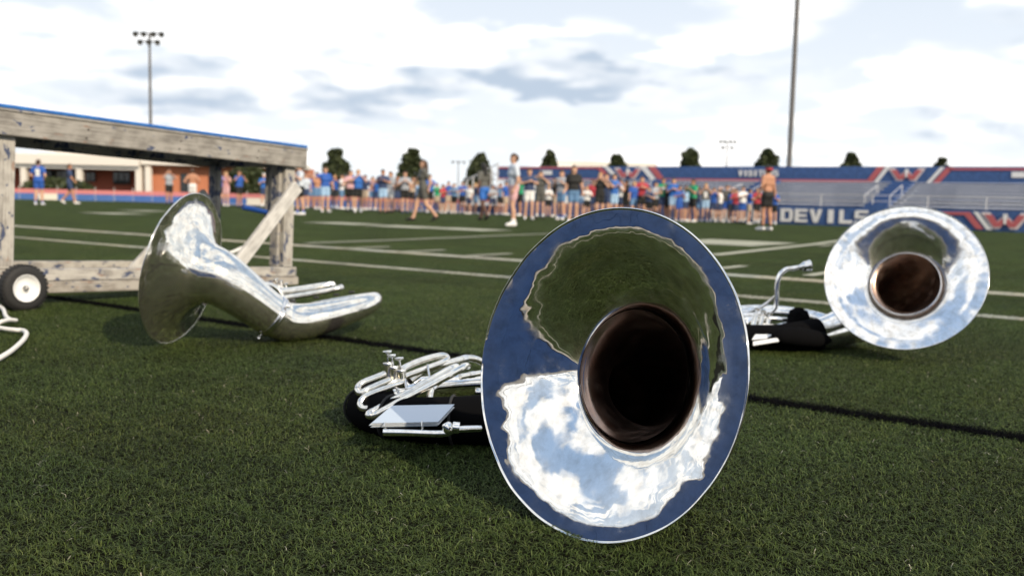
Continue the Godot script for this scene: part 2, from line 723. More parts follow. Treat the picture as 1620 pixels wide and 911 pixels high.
func build_turf() -> void:
	build_infill()
	var green := [Color(0.046, 0.070, 0.016), Color(0.060, 0.088, 0.022), Color(0.032, 0.049, 0.011), Color(0.075, 0.104, 0.029), Color(0.017, 0.026, 0.006), Color(0.108, 0.136, 0.046), Color(0.34, 0.32, 0.26)]
	var white := [Color(0.50, 0.48, 0.43), Color(0.58, 0.56, 0.51), Color(0.36, 0.36, 0.28)]
	var black := [Color(0.005, 0.005, 0.006), Color(0.008, 0.008, 0.009), Color(0.012, 0.013, 0.012)]
	var mat := blades_material()
	var dyed := blades_material()
	dyed.backlight_enabled = false
	dyed.roughness = 0.9
	dyed.metallic_specular = 0.1
	var tile := 0.30
	var kinds := []
	for k in 6:
		kinds.append(blade_tile(100 + k, Vector2(tile * 1.06, tile * 1.06), 2900, green, 0.0155))
	var black_line := blade_tile(300, Vector2(tile, 0.10), 1700, black, 0.020)
	var thin_line := blade_tile(310, Vector2(tile, 0.12), 1100, white, 0.020)
	var broad_line := blade_tile(320, Vector2(tile, 0.26), 2300, white, 0.020)
	var spans := [[-3.3, -0.93, 0], [-0.93, -0.79, 2], [-0.79, 3.03, 0], [3.03, 3.13, 1], [3.13, 6.44, 0], [6.44, 6.56, 2], [6.56, 8.26, 0], [8.26, 8.52, 3], [8.52, 39.5, 0]]
	var lists := []
	for k in 9:
		lists.append([])
	var face_basis := Basis(ALONG, Vector3.UP, ALONG.cross(Vector3.UP))
	for span in spans:
		var p0: float = span[0]
		var p1: float = span[1]
		var count := maxi(1, int(round((p1 - p0) / tile))) if span[2] == 0 else 1
		var deep := (p1 - p0) / count
		for i in count:
			var p := p0 + (i + 0.5) * deep
			var shift := rng.randf() * tile
			for j in range(-30, 330):
				var s := j * tile + shift
				var where := field(s, p)
				var q := seen(where)
				# what the picture shows, and what stands close enough for the bells to mirror
				if (q.x < -650 or q.x > 2500 or q.y < 200 or q.y > 1400) and where.distance_to(Vector3(0, 0, -2)) > 5.0:
					continue
				var b := face_basis
				if rng.randi() % 2 == 0:
					b = b.rotated(Vector3.UP, PI)
				if span[2] == 0:
					b = b * Basis.from_scale(Vector3(1.0, 1.0, deep / tile))
					lists[rng.randi() % 6].append(Transform3D(b, where))
				else:
					lists[5 + int(span[2])].append(Transform3D(b, where))
	var nap := FastNoiseLite.new()
	nap.seed = 77
	nap.frequency = 0.5
	nap.fractal_octaves = 3
	var meshes := kinds + [black_line, thin_line, broad_line]
	for k in meshes.size():
		var mm := MultiMesh.new()
		mm.transform_format = MultiMesh.TRANSFORM_3D
		mm.use_colors = true
		mm.mesh = meshes[k]
		mm.instance_count = lists[k].size()
		for i in lists[k].size():
			mm.set_instance_transform(i, lists[k][i])
			# the nap of the fibre and the wear of the dye differ from place to place
			var spot: Vector3 = lists[k][i].origin
			var tone := 1.0 + 0.30 * nap.get_noise_2d(spot.x, spot.z) + 0.22 * nap.get_noise_2d(spot.x * 3.7 + 50.0, spot.z * 3.7)
			var warm := 1.0 + 0.10 * nap.get_noise_2d(spot.x * 1.9 + 90.0, spot.z * 1.9)
			mm.set_instance_color(i, Color(tone * warm, tone, tone / warm))
		var o := MultiMeshInstance3D.new()
		o.multimesh = mm
		o.material_override = dyed if k == 6 else mat
		o.set_meta("kind", "stuff")
		if k < 6:
			o.name = numbered("turf_grass")
			describe(o, "short green synthetic turf blades covering the field", "grass", "turf blades")
		elif k == 6:
			o.name = numbered("black_line")
			describe(o, "thin black line dyed into the turf beside the sousaphones", "field line")
		elif k == 7:
			o.name = numbered("white_line")
			describe(o, "thin white line across the turf, parallel to the black line", "field line")
		else:
			o.name = numbered("white_line")
			describe(o, "broad white line across the turf beyond the thin white one", "field line")
		add_child(o)


func build_markings() -> void:
	var white := mottled(lin(0.16, 0.18, 0.10), lin(0.50, 0.47, 0.41), 5.0, 0.85, 0.09, 4, true)
	# ticks, numerals and curves farther out, given by where they lie in the picture: [near edge, far edge] corners on the ground
	var quads := [
		[[495, 353], [590, 352], [592, 356], [500, 358]], [[588, 358], [700, 357], [702, 362], [584, 363]], [[705, 362], [770, 362], [775, 366], [702, 366]],
		[[1104, 381], [1232, 381], [1230, 386], [1128, 389]], [[1112, 385], [1150, 384], [1160, 388], [1120, 388]],
		[[1150, 424], [1165, 421], [1160, 428], [1144, 431]], [[545, 394], [610, 390], [604, 394], [560, 398]], [[640, 399], [695, 396], [690, 400], [650, 403]], [[750, 405], [800, 402], [790, 407], [762, 408]],
		[[1278, 436], [1316, 431], [1312, 437], [1290, 440]], [[1296, 390], [1318, 387], [1320, 391], [1300, 393]],
		[[100, 336], [250, 338], [250, 341], [120, 340]], [[200, 333], [260, 334], [260, 336], [205, 335]],
	]
	for i in quads.size():
		var mid := Vector2.ZERO
		for k in quads[i]:
			mid += Vector2(k[0], k[1]) * 0.25
		var g := ground_at(mid.x, mid.y)
		# numerals are broad blocks, hash ticks short bars across the field
		var numeral: bool = i < 5 or i > 10
		var half_s := 0.85 if numeral else 0.06
		var half_p := 0.62 if numeral else 0.42
		var c := []
		for e in [[-1, -1], [1, -1], [1, 1], [-1, 1]]:
			var v: Vector3 = g + ALONG * half_s * float(e[0]) + ACROSS * half_p * float(e[1])
			c.append(Vector3(v.x, crown(v.dot(ACROSS)) + 0.022, v.z))
		setting("painted_marking", sheet(c), white)
	# two long yard lines that run away across the field
	for l in [[[484, 387, 640, 381, 800, 374, 1000, 366], 0.07], [[1128, 406, 1200, 398, 1290, 388, 1330, 382], 0.10]]:
		var k: Array = l[0]
		var rows := [PackedVector3Array(), PackedVector3Array()]
		for i in range(0, k.size(), 2):
			var g := ground_at(k[i], k[i + 1]) + Vector3.UP * 0.022
			var dir := (ground_at(k[2], k[3]) - ground_at(k[0], k[1])).normalized()
			var side: Vector3 = dir.cross(Vector3.UP) * float(l[1])
			rows[0].append(g - side)
			rows[1].append(g + side)
		setting("painted_line", grid_mesh(rows, false), white)
	# blue runway strip at the foot of the far fence
	var strip := mottled(lin(0.045, 0.055, 0.11), lin(0.075, 0.085, 0.15), 0.6, 0.8, 0.04, 21, true)
	setting("runway", grid_mesh([PackedVector3Array([field(21, 36.6, 0.034), field(80, 36.6, 0.034)]), PackedVector3Array([field(21, 39.6, 0.034), field(80, 39.6, 0.034)])], false, true), strip)
	# beyond the photographer: the white sideline, the apron and the running track that the bells mirror
	var apron := mottled(lin(0.34, 0.30, 0.25), lin(0.45, 0.41, 0.35), 0.8, 0.85, 0.03, 6, true)
	setting("apron", sheet([field(-60, -3.6, 0.004), field(70, -3.6, 0.004), field(70, -6.8, 0.004), field(-60, -6.8, 0.004)]), apron)


# ---------------------------------------------------------------- sousaphones

var flare := PackedFloat32Array()


func flare_table() -> void:
	# depth of the bell behind its rim plane, by radius (0.100 .. 0.350 m in millimetres): a nearly flat rim, a crease, then the flare
	var keys := [[0.350, 4.0], [0.330, 5.0], [0.305, 8.0], [0.289, 14.0], [0.273, 20.5], [0.252, 25.5], [0.222, 31.0], [0.185, 38.0], [0.158, 46.0], [0.144, 57.0], [0.135, 70.0], [0.125, 79.0], [0.100, 84.0]]
	flare.resize(251)
	var d := -0.020 * tan(deg_to_rad(4.5))
	for i in range(250, -1, -1):
		flare[i] = d
		var r := 0.1 + i * 0.001
		for k in keys.size() - 1:
			if r <= keys[k][0] and r >= keys[k + 1][0]:
				var t: float = (keys[k][0] - r) / (keys[k][0] - keys[k + 1][0])
				d += 0.001 * tan(deg_to_rad(lerpf(keys[k][1], keys[k + 1][1], t)))
				break


func depth_at(r: float) -> float:
	var f := clampf((r - 0.1) * 1000.0, 0.0, 249.0)
	var i := int(f)
	return lerpf(flare[i], flare[i + 1], f - i)


func bell_mesh(c: Vector3, n: Vector3, throat: float, seed_: int, waves: float, bumps: float) -> ArrayMesh:
	var radius := 0.33
	var a := n.cross(Vector3.UP).normalized()
	var b := n.cross(a).normalized()
	var seg := 288
	var wave := FastNoiseLite.new()
	wave.seed = seed_
	wave.frequency = 1.0
	wave.fractal_octaves = 3
	wave.fractal_gain = 0.55
	var dents := FastNoiseLite.new()
	dents.seed = seed_ + 3
	dents.frequency = 1.0
	dents.fractal_octaves = 3
	# [radius, side]: outside from the throat to the rim, round the rolled edge, inside back to the throat
	var prof := []
	for i in 50:
		prof.append([lerpf(throat, radius, pow(i / 49.0, 1.5)), 1.0, 0.0])
	for i in 7:
		var t := PI * (i + 0.5) / 7.0
		prof.append([radius + 0.0035 * sin(t), cos(t) * 3.0, 1.0])
	for i in 90:
		prof.append([lerpf(radius, throat, pow(i / 89.0, 1.0)), -0.3, 0.0])
	var rows := []
	for q in prof:
		var row := PackedVector3Array()
		row.resize(seg)
		for j in seg:
			var t := TAU * j / seg
			var r: float = q[0]
			var u := Vector2(cos(t), sin(t))
			var inner := clampf((radius - r) / 0.02, 0.0, 1.0) * smoothstep(0.0, 0.06, r - throat)
			var shift := (wave.get_noise_3d(u.x * 1.6, u.y * 1.6, r * 4.0) * 0.014 + wave.get_noise_3d(u.x * 6.0, u.y * 6.0, r * 30.0) * 0.0016) * waves * inner * smoothstep(0.245, 0.285, r)
			var d := depth_at(r + shift)
			d += dents.get_noise_3d(u.x * r * 17.0, u.y * r * 17.0, 0.0) * 0.00045 * bumps * inner
			d += dents.get_noise_3d(u.x * r * 60.0, u.y * r * 60.0, 8.0) * 0.00004 * bumps * inner
			d += wave.get_noise_2d(u.x * 1.3 + 40.0, u.y * 1.3) * 0.004 * clampf((r - 0.2) / 0.13, 0.0, 1.0)
			var side: float = q[1]
			d += side * 0.0012
			row[j] = c - n * d + (a * u.x + b * u.y) * r
		rows.append(row)
	return grid_mesh(rows, true, true)


func build_bell(root: Node3D, c: Vector3, n: Vector3, throat: float, seed_: int, waves: float, bumps: float, neck: Array, mat: Material) -> void:
	if flare.is_empty():
		flare_table()
	n = n.normalized()
	var bell := part("bell", bell_mesh(c, n, throat, seed_, waves, bumps), mat, root)
	var d0 := depth_at(throat)
	if seed_ == 41:
		part("throat_ring", torus(c - n * (d0 - 0.001), n, throat - 0.0022, 0.003, 72, 10), M.nickel, bell)
	# a smooth bend from the throat to the collar: neck is [collar place, direction there, radius there, pull at the throat, pull at the collar]
	var p0 := c - n * (d0 + 0.0012)
	# the bend leaves the throat with the slope the flare ends in
	var slope := 0.001 / (depth_at(throat) - depth_at(throat + 0.001))
	var ease := slope * float(neck[3]) / (throat - float(neck[2]))
	var end_dir: Vector3 = neck[1].normalized()
	var m0: Vector3 = -n * float(neck[3])
	var m1: Vector3 = end_dir * float(neck[4])
	var pts := PackedVector3Array()
	var rad := PackedFloat32Array()
	for e in [0.006, 0.004, 0.002]:
		pts.append(p0 + n * e)
		rad.append(throat + slope * e - 0.0002)
	for i in 49:
		var t := i / 48.0
		var t2 := t * t
		var t3 := t2 * t
		pts.append(p0 * (2 * t3 - 3 * t2 + 1) + m0 * (t3 - 2 * t2 + t) + neck[0] * (3 * t2 - 2 * t3) + m1 * (t3 - t2))
		rad.append(lerpf(throat, neck[2], 1.0 - pow(1.0 - t, ease)))
	var p := [pts, rad]
	var w := FastNoiseLite.new()
	w.seed = seed_ + 9
	w.frequency = 0.06
	part("gooseneck", sweep(p[0], p[1], 64, false), mat, root)
	var inside := PackedFloat32Array()
	for r in p[1]:
		inside.append(r - 0.0035)
	var inner_pts: PackedVector3Array = p[0].duplicate()
	# the bore runs on round the coil
	var on := curve_points([[neck[0], float(neck[2]) - 0.0035]] + neck[5], 6)
	for i in range(1, on[0].size()):
		inner_pts.append(on[0][i])
		inside.append(minf(on[1][i], float(neck[2]) - 0.0035))
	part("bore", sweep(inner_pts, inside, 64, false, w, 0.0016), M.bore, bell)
	# the collar where the bell is screwed to the body
	var last: Vector3 = neck[0]
	var dir: Vector3 = end_dir
	var r_end: float = neck[2]
	var collar := part("collar", lathe([[-0.014, r_end * 0.99], [-0.012, r_end + 0.005], [-0.004, r_end + 0.006], [-0.003, r_end + 0.003], [0.003, r_end + 0.003], [0.004, r_end + 0.006], [0.012, r_end + 0.005], [0.014, r_end * 0.99]], last, dir, 64), M.nickel, root)
	var s := dir.cross(Vector3.UP).normalized()
	var o := s.cross(dir)
	for k in 3:
		var t := TAU * k / 3.0 + 0.5 + seed_
		var out := s * cos(t) + o * sin(t)
		part("thumb_screw", lathe([[0.0, 0.004], [0.012, 0.004], [0.013, 0.008], [0.022, 0.009], [0.026, 0.006], [0.027, 0.0]], last + out * (r_end + 0.003), out, 12), M.nickel, collar)


func open_pipe(keys: Array, seg: int, per: int) -> ArrayMesh:
	# a tube that is open where it meets the collar and closed at its thin end
	var c := curve_points(keys, per)
	c[0].append(keys[-1][0])
	c[1].append(0.0005)
	return sweep(c[0], c[1], seg, false)


func px_keys(list: Array, r: float) -> Array:
	var out := []
	for q in list:
		out.append([at(q[0], q[1], q[2]), q[3] if q.size() > 3 else r])
	return out


func valve(root: Node3D, low: Vector3, top: Vector3, button: Vector3, r: float) -> void:
	var d := (top - low).normalized()
	var h := (top - low).length()
	var v := part("valve", lathe([[0.0, 0.0], [0.0, r * 0.8], [0.004, r * 1.08], [0.010, r * 1.08], [0.011, r], [h - 0.011, r], [h - 0.010, r * 1.12], [h - 0.001, r * 1.12], [h, r * 0.9], [h, r * 0.3]], low, d, 28), M.silver_worn, root)
	part("stem", rod(top - d * 0.004, button, r * 0.22), M.nickel, v)
	part("finger_button", lathe([[-0.004, 0.0], [-0.003, r * 0.5], [0.0, r * 0.98], [0.003, r], [0.005, r * 0.9], [0.006, 0.0]], button, d, 24), M.silver, v)


func build_front_sousaphone() -> void:
	var c := Vector3(0.179, 0.331, -1.859)
	var n := Vector3(-0.684, 0.195, 0.703)
	var root := thing("sousaphone", Vector3(-0.05, 0.0, -2.35), "large silver sousaphone with dented mirror bell and black wrapped coil, before the black line", "sousaphone", "sousaphones left on the turf")
	build_bell(root, c, n, 0.138, 3, 0.40, 0.8, [Vector3(0.285, 0.158, -2.375), Vector3(-0.55, -0.45, -0.55), 0.093, 0.34, 0.30, [[Vector3(0.20, 0.118, -2.45), 0.074], [Vector3(0.06, 0.084, -2.50), 0.062], [Vector3(-0.12, 0.068, -2.51), 0.053], [Vector3(-0.30, 0.060, -2.55), 0.047], [Vector3(-0.40, 0.057, -2.66), 0.040]]], M.silver)
	var coil := [[Vector3(0.285, 0.158, -2.375), 0.091], [Vector3(0.20, 0.118, -2.45), 0.083], [Vector3(0.06, 0.084, -2.50), 0.070], [Vector3(-0.12, 0.068, -2.51), 0.061], [Vector3(-0.30, 0.060, -2.55), 0.055], [Vector3(-0.415, 0.056, -2.68), 0.050], [Vector3(-0.40, 0.056, -2.84), 0.045], [Vector3(-0.26, 0.065, -2.95), 0.038], [Vector3(-0.06, 0.080, -2.97), 0.032], [Vector3(0.10, 0.085, -2.93), 0.027], [Vector3(0.18, 0.09, -2.80), 0.023], [Vector3(0.10, 0.10, -2.70), 0.018], [Vector3(-0.10, 0.11, -2.69), 0.013]]
	var body := part("body_coil", open_pipe(coil, 32, 8), M.silver, root)
	var wrap := []
	for k in range(2, 7):
		wrap.append([coil[k][0], coil[k][1] + 0.006])
	var cover := part("protective_wrap", pipe(wrap, 28, 8), M.black_cloth, root)
	for k in [3, 4, 5]:
		var dir: Vector3 = (coil[k + 1][0] - coil[k - 1][0]).normalized()
		part("strap", torus(coil[k][0] + dir * 0.03, dir, coil[k][1] + 0.007, 0.004, 28, 6), M.black_rubber, cover)
	# three piston valves, their finger buttons up
	var vz := 2.72
	for q in [[613, 573, 612.4, 557.5], [622, 579, 619, 563.5], [634, 584, 631, 568]]:
		valve(root, at(q[0] + 3, q[1] + 30, vz), at(q[0], q[1], vz), at(q[2], q[3], vz), 0.0135)
	# slides and branches
	var slides := [
		[[[613, 590, 2.72], [595, 597, 2.70], [577, 604, 2.68], [568, 610, 2.67], [565.5, 616, 2.66], [570, 622, 2.65], [584, 615, 2.66], [616, 601, 2.70]], 0.0095],
		[[[640, 605, 2.70], [620, 611, 2.68], [592, 621, 2.65], [577, 628, 2.63], [570, 637, 2.62], [572, 645, 2.61], [582, 646, 2.61], [602, 640, 2.62], [640, 626, 2.63]], 0.0095],
		[[[634, 586, 2.73], [646, 579, 2.76], [668, 570, 2.80], [692, 563.5, 2.84], [703, 563, 2.86], [707, 568, 2.86], [698, 574, 2.83], [672, 584, 2.78], [648, 593, 2.74], [634, 599, 2.72]], 0.0100],
		[[[722, 580, 2.78], [714, 583, 2.74], [704, 588, 2.72], [672, 606, 2.66], [632, 628, 2.60], [597, 647, 2.58], [585, 653, 2.57], [583, 657, 2.56], [590, 658, 2.55], [601, 652.5, 2.55], [640, 631, 2.58], [676, 612, 2.62], [710, 593, 2.68], [728, 583, 2.73], [736, 579, 2.76], [740, 579, 2.80]], 0.0098],
		[[[648, 603, 2.74], [666, 590, 2.78], [690, 580, 2.82], [716, 572.5, 2.86], [738, 567, 2.9], [752, 568, 2.92], [766, 575, 2.94], [790, 590, 2.95]], 0.0105],
		[[[733, 582, 2.74], [716, 592, 2.70], [694, 604, 2.66], [683, 616, 2.63], [680, 630, 2.60], [684, 645, 2.57], [694, 660, 2.54]], 0.0090],
		[[[728, 596, 2.83], [750, 592, 2.86], [775, 588, 2.88]], 0.0090],
		[[[652, 626, 2.63], [660, 636, 2.61], [668, 646, 2.59]], 0.0045],
		[[[605, 612, 2.69], [622, 604, 2.70], [641, 600, 2.72]], 0.0060],
	]
	for s in slides:
		var tube := part("tubing", pipe(px_keys(s[0], s[1]), 16, 6), M.silver_worn, root)
		var k: Array = s[0][int(s[0].size() / 2.0)]
		var k2: Array = s[0][int(s[0].size() / 2.0) + 1 - 2]
		if s[1] > 0.007:
			part("ferrule", rod(at(k[0], k[1], k[2]), at(k[0], k[1], k[2]).lerp(at(k2[0], k2[1], k2[2]), 0.35), s[1] * 1.18, -1.0, 16), M.nickel, tube)
	for q in [[[640, 600, 2.70], [643, 616, 2.66]], [[655, 606, 2.68], [665, 600, 2.69]], [[626, 610, 2.69], [632, 627, 2.64]], [[676, 577, 2.79], [680, 601, 2.70]]]:
		part("brace", rod(at(q[0][0], q[0][1], q[0][2]), at(q[1][0], q[1][1], q[1][2]), 0.0035), M.nickel, root)
	# mouthpipe joint that lies in front of the coil, with its ball clamp
	part("mouthpipe", pipe(px_keys([[606, 684, 2.36], [640, 684.5, 2.36], [700, 686, 2.36], [716, 681, 2.36], [730, 679, 2.37], [760, 678, 2.40]], 0.0085), 18, 6), M.silver, root)
	part("clamp", lathe([[-0.016, 0.0], [-0.016, 0.008], [-0.012, 0.0125], [0.0, 0.0155], [0.012, 0.0125], [0.016, 0.008], [0.016, 0.0]], at(709, 678, 2.36), at(716, 690, 2.36) - at(703, 664, 2.36), 24), M.silver, root)
	part("clamp", rod(at(716, 676, 2.36), at(727, 677, 2.36), 0.0145, -1.0, 24), M.silver, root)
	# folder of music pages on rings
	var folder := thing("music_folder", at(650, 680, 2.40), "small ringed music folder of clear pages on the black wrapped sousaphone coil", "music folder")
	var corners := [at(618, 648, 2.49), at(717, 646, 2.49), Vector3.ZERO, at(586, 676, 2.385)]
	corners[2] = corners[3] + (corners[1] - corners[0]) * 1.02
	var up: Vector3 = (corners[1] - corners[0]).cross(corners[3] - corners[0]).normalized()
	if up.y < 0:
		up = -up
	for k in 5:
		var lift := up * (0.0026 * k)
		var slip: Vector3 = (corners[1] - corners[0]).normalized() * (0.004 * sin(k * 2.1))
		part("page", slab([corners[0] + lift + slip, corners[1] + lift + slip, corners[2] + lift + slip, corners[3] + lift + slip], up, 0.0012), M.clear_page if k % 2 == 0 else M.paper, folder)
	for t in [0.22, 0.78]:
		var q: Vector3 = corners[3].lerp(corners[2], t)
		part("ring", torus(q + up * 0.004 - Vector3(0, 0.004, -0.006), (corners[1] - corners[0]).normalized(), 0.014, 0.0016, 24, 6), M.nickel, folder)


func build_podium_sousaphone() -> void:
	var c := Vector3(-1.429, 0.336, -4.072)
	var n := Vector3(-0.969, 0.19, -0.155)
	var root := thing("sousaphone", Vector3(-1.15, 0.0, -4.2), "silver sousaphone lying beside the wooden podium, its bell turned to the podium", "sousaphone", "sousaphones left on the turf")
	build_bell(root, c, n, 0.131, 21, 0.5, 1.0, [Vector3(-1.065, 0.128, -4.16), Vector3(0.62, -0.50, -0.45), 0.094, 0.20, 0.26, [[Vector3(-1.02, 0.098, -4.20), 0.080], [Vector3(-0.95, 0.092, -4.25), 0.076], [Vector3(-0.85, 0.110, -4.30), 0.066], [Vector3(-0.755, 0.134, -4.36), 0.055]]], M.silver_worn)
	var coil := [[Vector3(-1.065, 0.128, -4.16), 0.092], [Vector3(-1.02, 0.098, -4.20), 0.088], [Vector3(-0.95, 0.092, -4.25), 0.083], [Vector3(-0.85, 0.110, -4.30), 0.074], [Vector3(-0.755, 0.134, -4.36), 0.062], [Vector3(-0.685, 0.155, -4.45), 0.050], [Vector3(-0.675, 0.157, -4.58), 0.044], [Vector3(-0.71, 0.142, -4.72), 0.042], [Vector3(-0.86, 0.115, -4.78), 0.038], [Vector3(-1.01, 0.09, -4.74), 0.034], [Vector3(-1.10, 0.075, -4.62), 0.030], [Vector3(-1.10, 0.085, -4.50), 0.024], [Vector3(-1.03, 0.11, -4.44), 0.016]]
	var body := part("body_coil", open_pipe(coil, 40, 8), M.silver_worn, root)
	for q in [[463, 476], [500, 470.5], [532, 466], [556, 462]]:
		var spot := at(q[0], q[1], 4.34 + (q[0] - 463) * 0.0012)
		part("guard_clip", block(Vector3(0.026, 0.010, 0.02), 0.003), M.black_rubber, body, Transform3D(Basis.IDENTITY, spot))
	for s in [[[[438, 463, 4.42], [470, 459.5, 4.45], [500, 455.5, 4.47], [524, 449, 4.5], [527, 453, 4.5]], 0.0125], [[[440, 473, 4.40], [460, 469.5, 4.42], [500, 463, 4.45], [532, 456.5, 4.48], [541, 454, 4.5]], 0.0135], [[[437, 460, 4.46], [470, 456, 4.5], [518, 449, 4.55]], 0.010], [[[420, 449, 4.4], [430, 452, 4.4], [440, 458, 4.4], [446, 470, 4.4]], 0.012]]:
		part("tubing", pipe(px_keys(s[0], s[1]), 14, 6), M.silver_worn, root)
	for q in [[440, 452], [447, 455], [455, 459]]:
		valve(root, at(q[0] + 8, q[1] + 22, 4.52), at(q[0], q[1], 4.52), at(q[0] - 4, q[1] - 9, 4.52), 0.014)


func build_far_sousaphone() -> void:
	var c := Vector3(1.710, 0.374, -4.10)
	var n := Vector3(-0.430, 0.397, 0.811)
	var root := thing("sousaphone", Vector3(1.4, 0.0, -4.4), "silver sousaphone with its bell tipped skyward and its mouthpiece raised over the coil", "sousaphone", "sousaphones left on the turf")
	build_bell(root, c, n, 0.147, 41, 0.25, 0.2, [Vector3(1.635, 0.128, -4.45), Vector3(-0.75, -0.28, 0.35), 0.098, 0.36, 0.34, [[Vector3(1.56, 0.104, -4.40), 0.080], [Vector3(1.42, 0.076, -4.33), 0.064], [Vector3(1.24, 0.062, -4.28), 0.053], [Vector3(1.06, 0.058, -4.32), 0.047]]], M.silver_satin)
	var coil := [[Vector3(1.635, 0.128, -4.45), 0.096], [Vector3(1.56, 0.104, -4.40), 0.088], [Vector3(1.42, 0.076, -4.33), 0.072], [Vector3(1.24, 0.062, -4.28), 0.060], [Vector3(1.06, 0.058, -4.32), 0.054], [Vector3(0.94, 0.058, -4.46), 0.050], [Vector3(0.95, 0.070, -4.66), 0.046], [Vector3(1.08, 0.095, -4.80), 0.043], [Vector3(1.24, 0.112, -4.85), 0.040], [Vector3(1.39, 0.118, -4.82), 0.036], [Vector3(1.52, 0.115, -4.71), 0.030], [Vector3(1.58, 0.10, -4.58), 0.025], [Vector3(1.52, 0.09, -4.50), 0.020]]
	part("body_coil", open_pipe(coil, 40, 8), M.silver_satin, root)
	var wrap := []
	for k in range(2, 6):
		wrap.append([coil[k][0], coil[k][1] + 0.006])
	part("protective_wrap", pipe(wrap, 28, 8), M.black_cloth, root)
	part("protective_wrap", pipe(px_keys([[1222, 533, 4.22, 0.016], [1236, 532, 4.22, 0.036], [1262, 533, 4.23, 0.044], [1288, 536, 4.25, 0.040], [1304, 537, 4.27, 0.030], [1314, 538, 4.28, 0.012]], 0.045), 20, 6), M.black_cloth, root)
	# foam pad on the coil
	var lump := FastNoiseLite.new()
	lump.seed = 4
	lump.frequency = 0.5
	var rows := []
	var mid := at(1263.5, 505, 4.42)
	for i in 17:
		var t := PI * i / 16.0
		var row := ring(mid + Vector3.UP * cos(t) * 0.057, Vector3.RIGHT, Vector3.FORWARD, 0.051 * sin(t), 24)
		for j in row.size():
			row[j] += (row[j] - mid) * 0.16 * lump.get_noise_3dv(row[j] * 60.0)
		rows.append(row)
	part("shoulder_pad", grid_mesh(rows, true, false), M.black_cloth, root)
	# mouthpipe rising from the coil, and the mouthpiece on it
	part("mouthpipe", pipe(px_keys([[1160, 500, 4.46], [1190, 498, 4.46], [1212, 495, 4.46], [1224, 490, 4.46], [1229, 478, 4.46], [1229.5, 457, 4.46], [1233.5, 437, 4.46], [1243, 427, 4.46], [1256, 424.5, 4.46], [1266, 423, 4.46]], 0.0115), 18, 7), M.silver_satin, root)
	part("mouthpipe", pipe(px_keys([[1175, 497, 4.52], [1200, 488, 4.5], [1218, 477, 4.48], [1228, 468, 4.46]], 0.008), 14, 6), M.nickel, root)
	var d := (at(1281, 420.5, 4.46) - at(1262, 423.5, 4.46)).normalized()
	part("mouthpiece", lathe([[0.0, 0.0], [0.0, 0.0115], [0.014, 0.0125], [0.020, 0.016], [0.030, 0.023], [0.042, 0.0255], [0.050, 0.0235], [0.054, 0.0275], [0.062, 0.0285], [0.065, 0.0245], [0.056, 0.018], [0.040, 0.008], [0.036, 0.0]], at(1262, 423.5, 4.46), d, 32), M.silver, root)
	for s in [[[[1180, 512, 4.4], [1192, 505, 4.42], [1205, 512, 4.4], [1196, 522, 4.36], [1184, 524, 4.34]], 0.011], [[[1176, 506, 4.44], [1200, 503, 4.45], [1236, 505, 4.46], [1262, 509, 4.46]], 0.0115], [[[1178, 530, 4.3], [1200, 526, 4.32], [1230, 516, 4.38], [1246, 512, 4.42]], 0.010], [[[1270, 516, 4.40], [1290, 519, 4.38], [1318, 521, 4.38], [1342, 524, 4.40]], 0.010]]:
		part("tubing", pipe(px_keys(s[0], s[1]), 14, 6), M.silver_satin, root)
	for q in [[1276, 522], [1286, 525]]:
		part("ferrule", rod(at(q[0] - 4, q[1] + 2, 4.30), at(q[0] + 5, q[1] - 3, 4.32), 0.017, -1.0, 18), M.silver_satin, root)
	for q in [[1196, 500], [1206, 503], [1216, 507]]:
		valve(root, at(q[0] - 6, q[1] + 26, 4.36), at(q[0], q[1], 4.42), at(q[0] + 2, q[1] - 10, 4.44), 0.014)
	var folder := thing("music_folder", at(1210, 545, 4.20), "pale music folder lying on the sousaphone coil under the raised mouthpiece", "music folder")
	part("page", slab([at(1208, 512, 4.40), at(1246, 516, 4.36), at(1213, 536, 4.22), at(1190, 538, 4.22)], Vector3(-0.1, 1, 0.45), 0.003), M.paper, folder)
	part("page", slab([at(1192, 541, 4.20), at(1230, 535, 4.20), at(1233, 540.5, 4.17), at(1192, 547, 4.17)], Vector3(0, 1, 0.5), 0.003), M.paper, folder)


# ---------------------------------------------------------------- grandstands

func panel(poly: Array, p: float, thick := 0.02) -> ArrayMesh:
	# a plate on a wall that faces the field at distance p; polygon of [picture column, height above the field edge]
	var pts := []
	for q in poly:
		pts.append(ALONG * across_plane(q[0], p) + ACROSS * p + Vector3.UP * (crown(40.0) + q[1]))
	return slab(pts, -ACROSS, thick)


func run_beam(s0: float, s1: float, p: float, y: float, deep: float, high: float, bevel := 0.01) -> Array:
	return beam(ALONG * s0 + ACROSS * p + Vector3.UP * y, ALONG * s1 + ACROSS * p + Vector3.UP * y, deep, high, Vector3.UP, bevel)


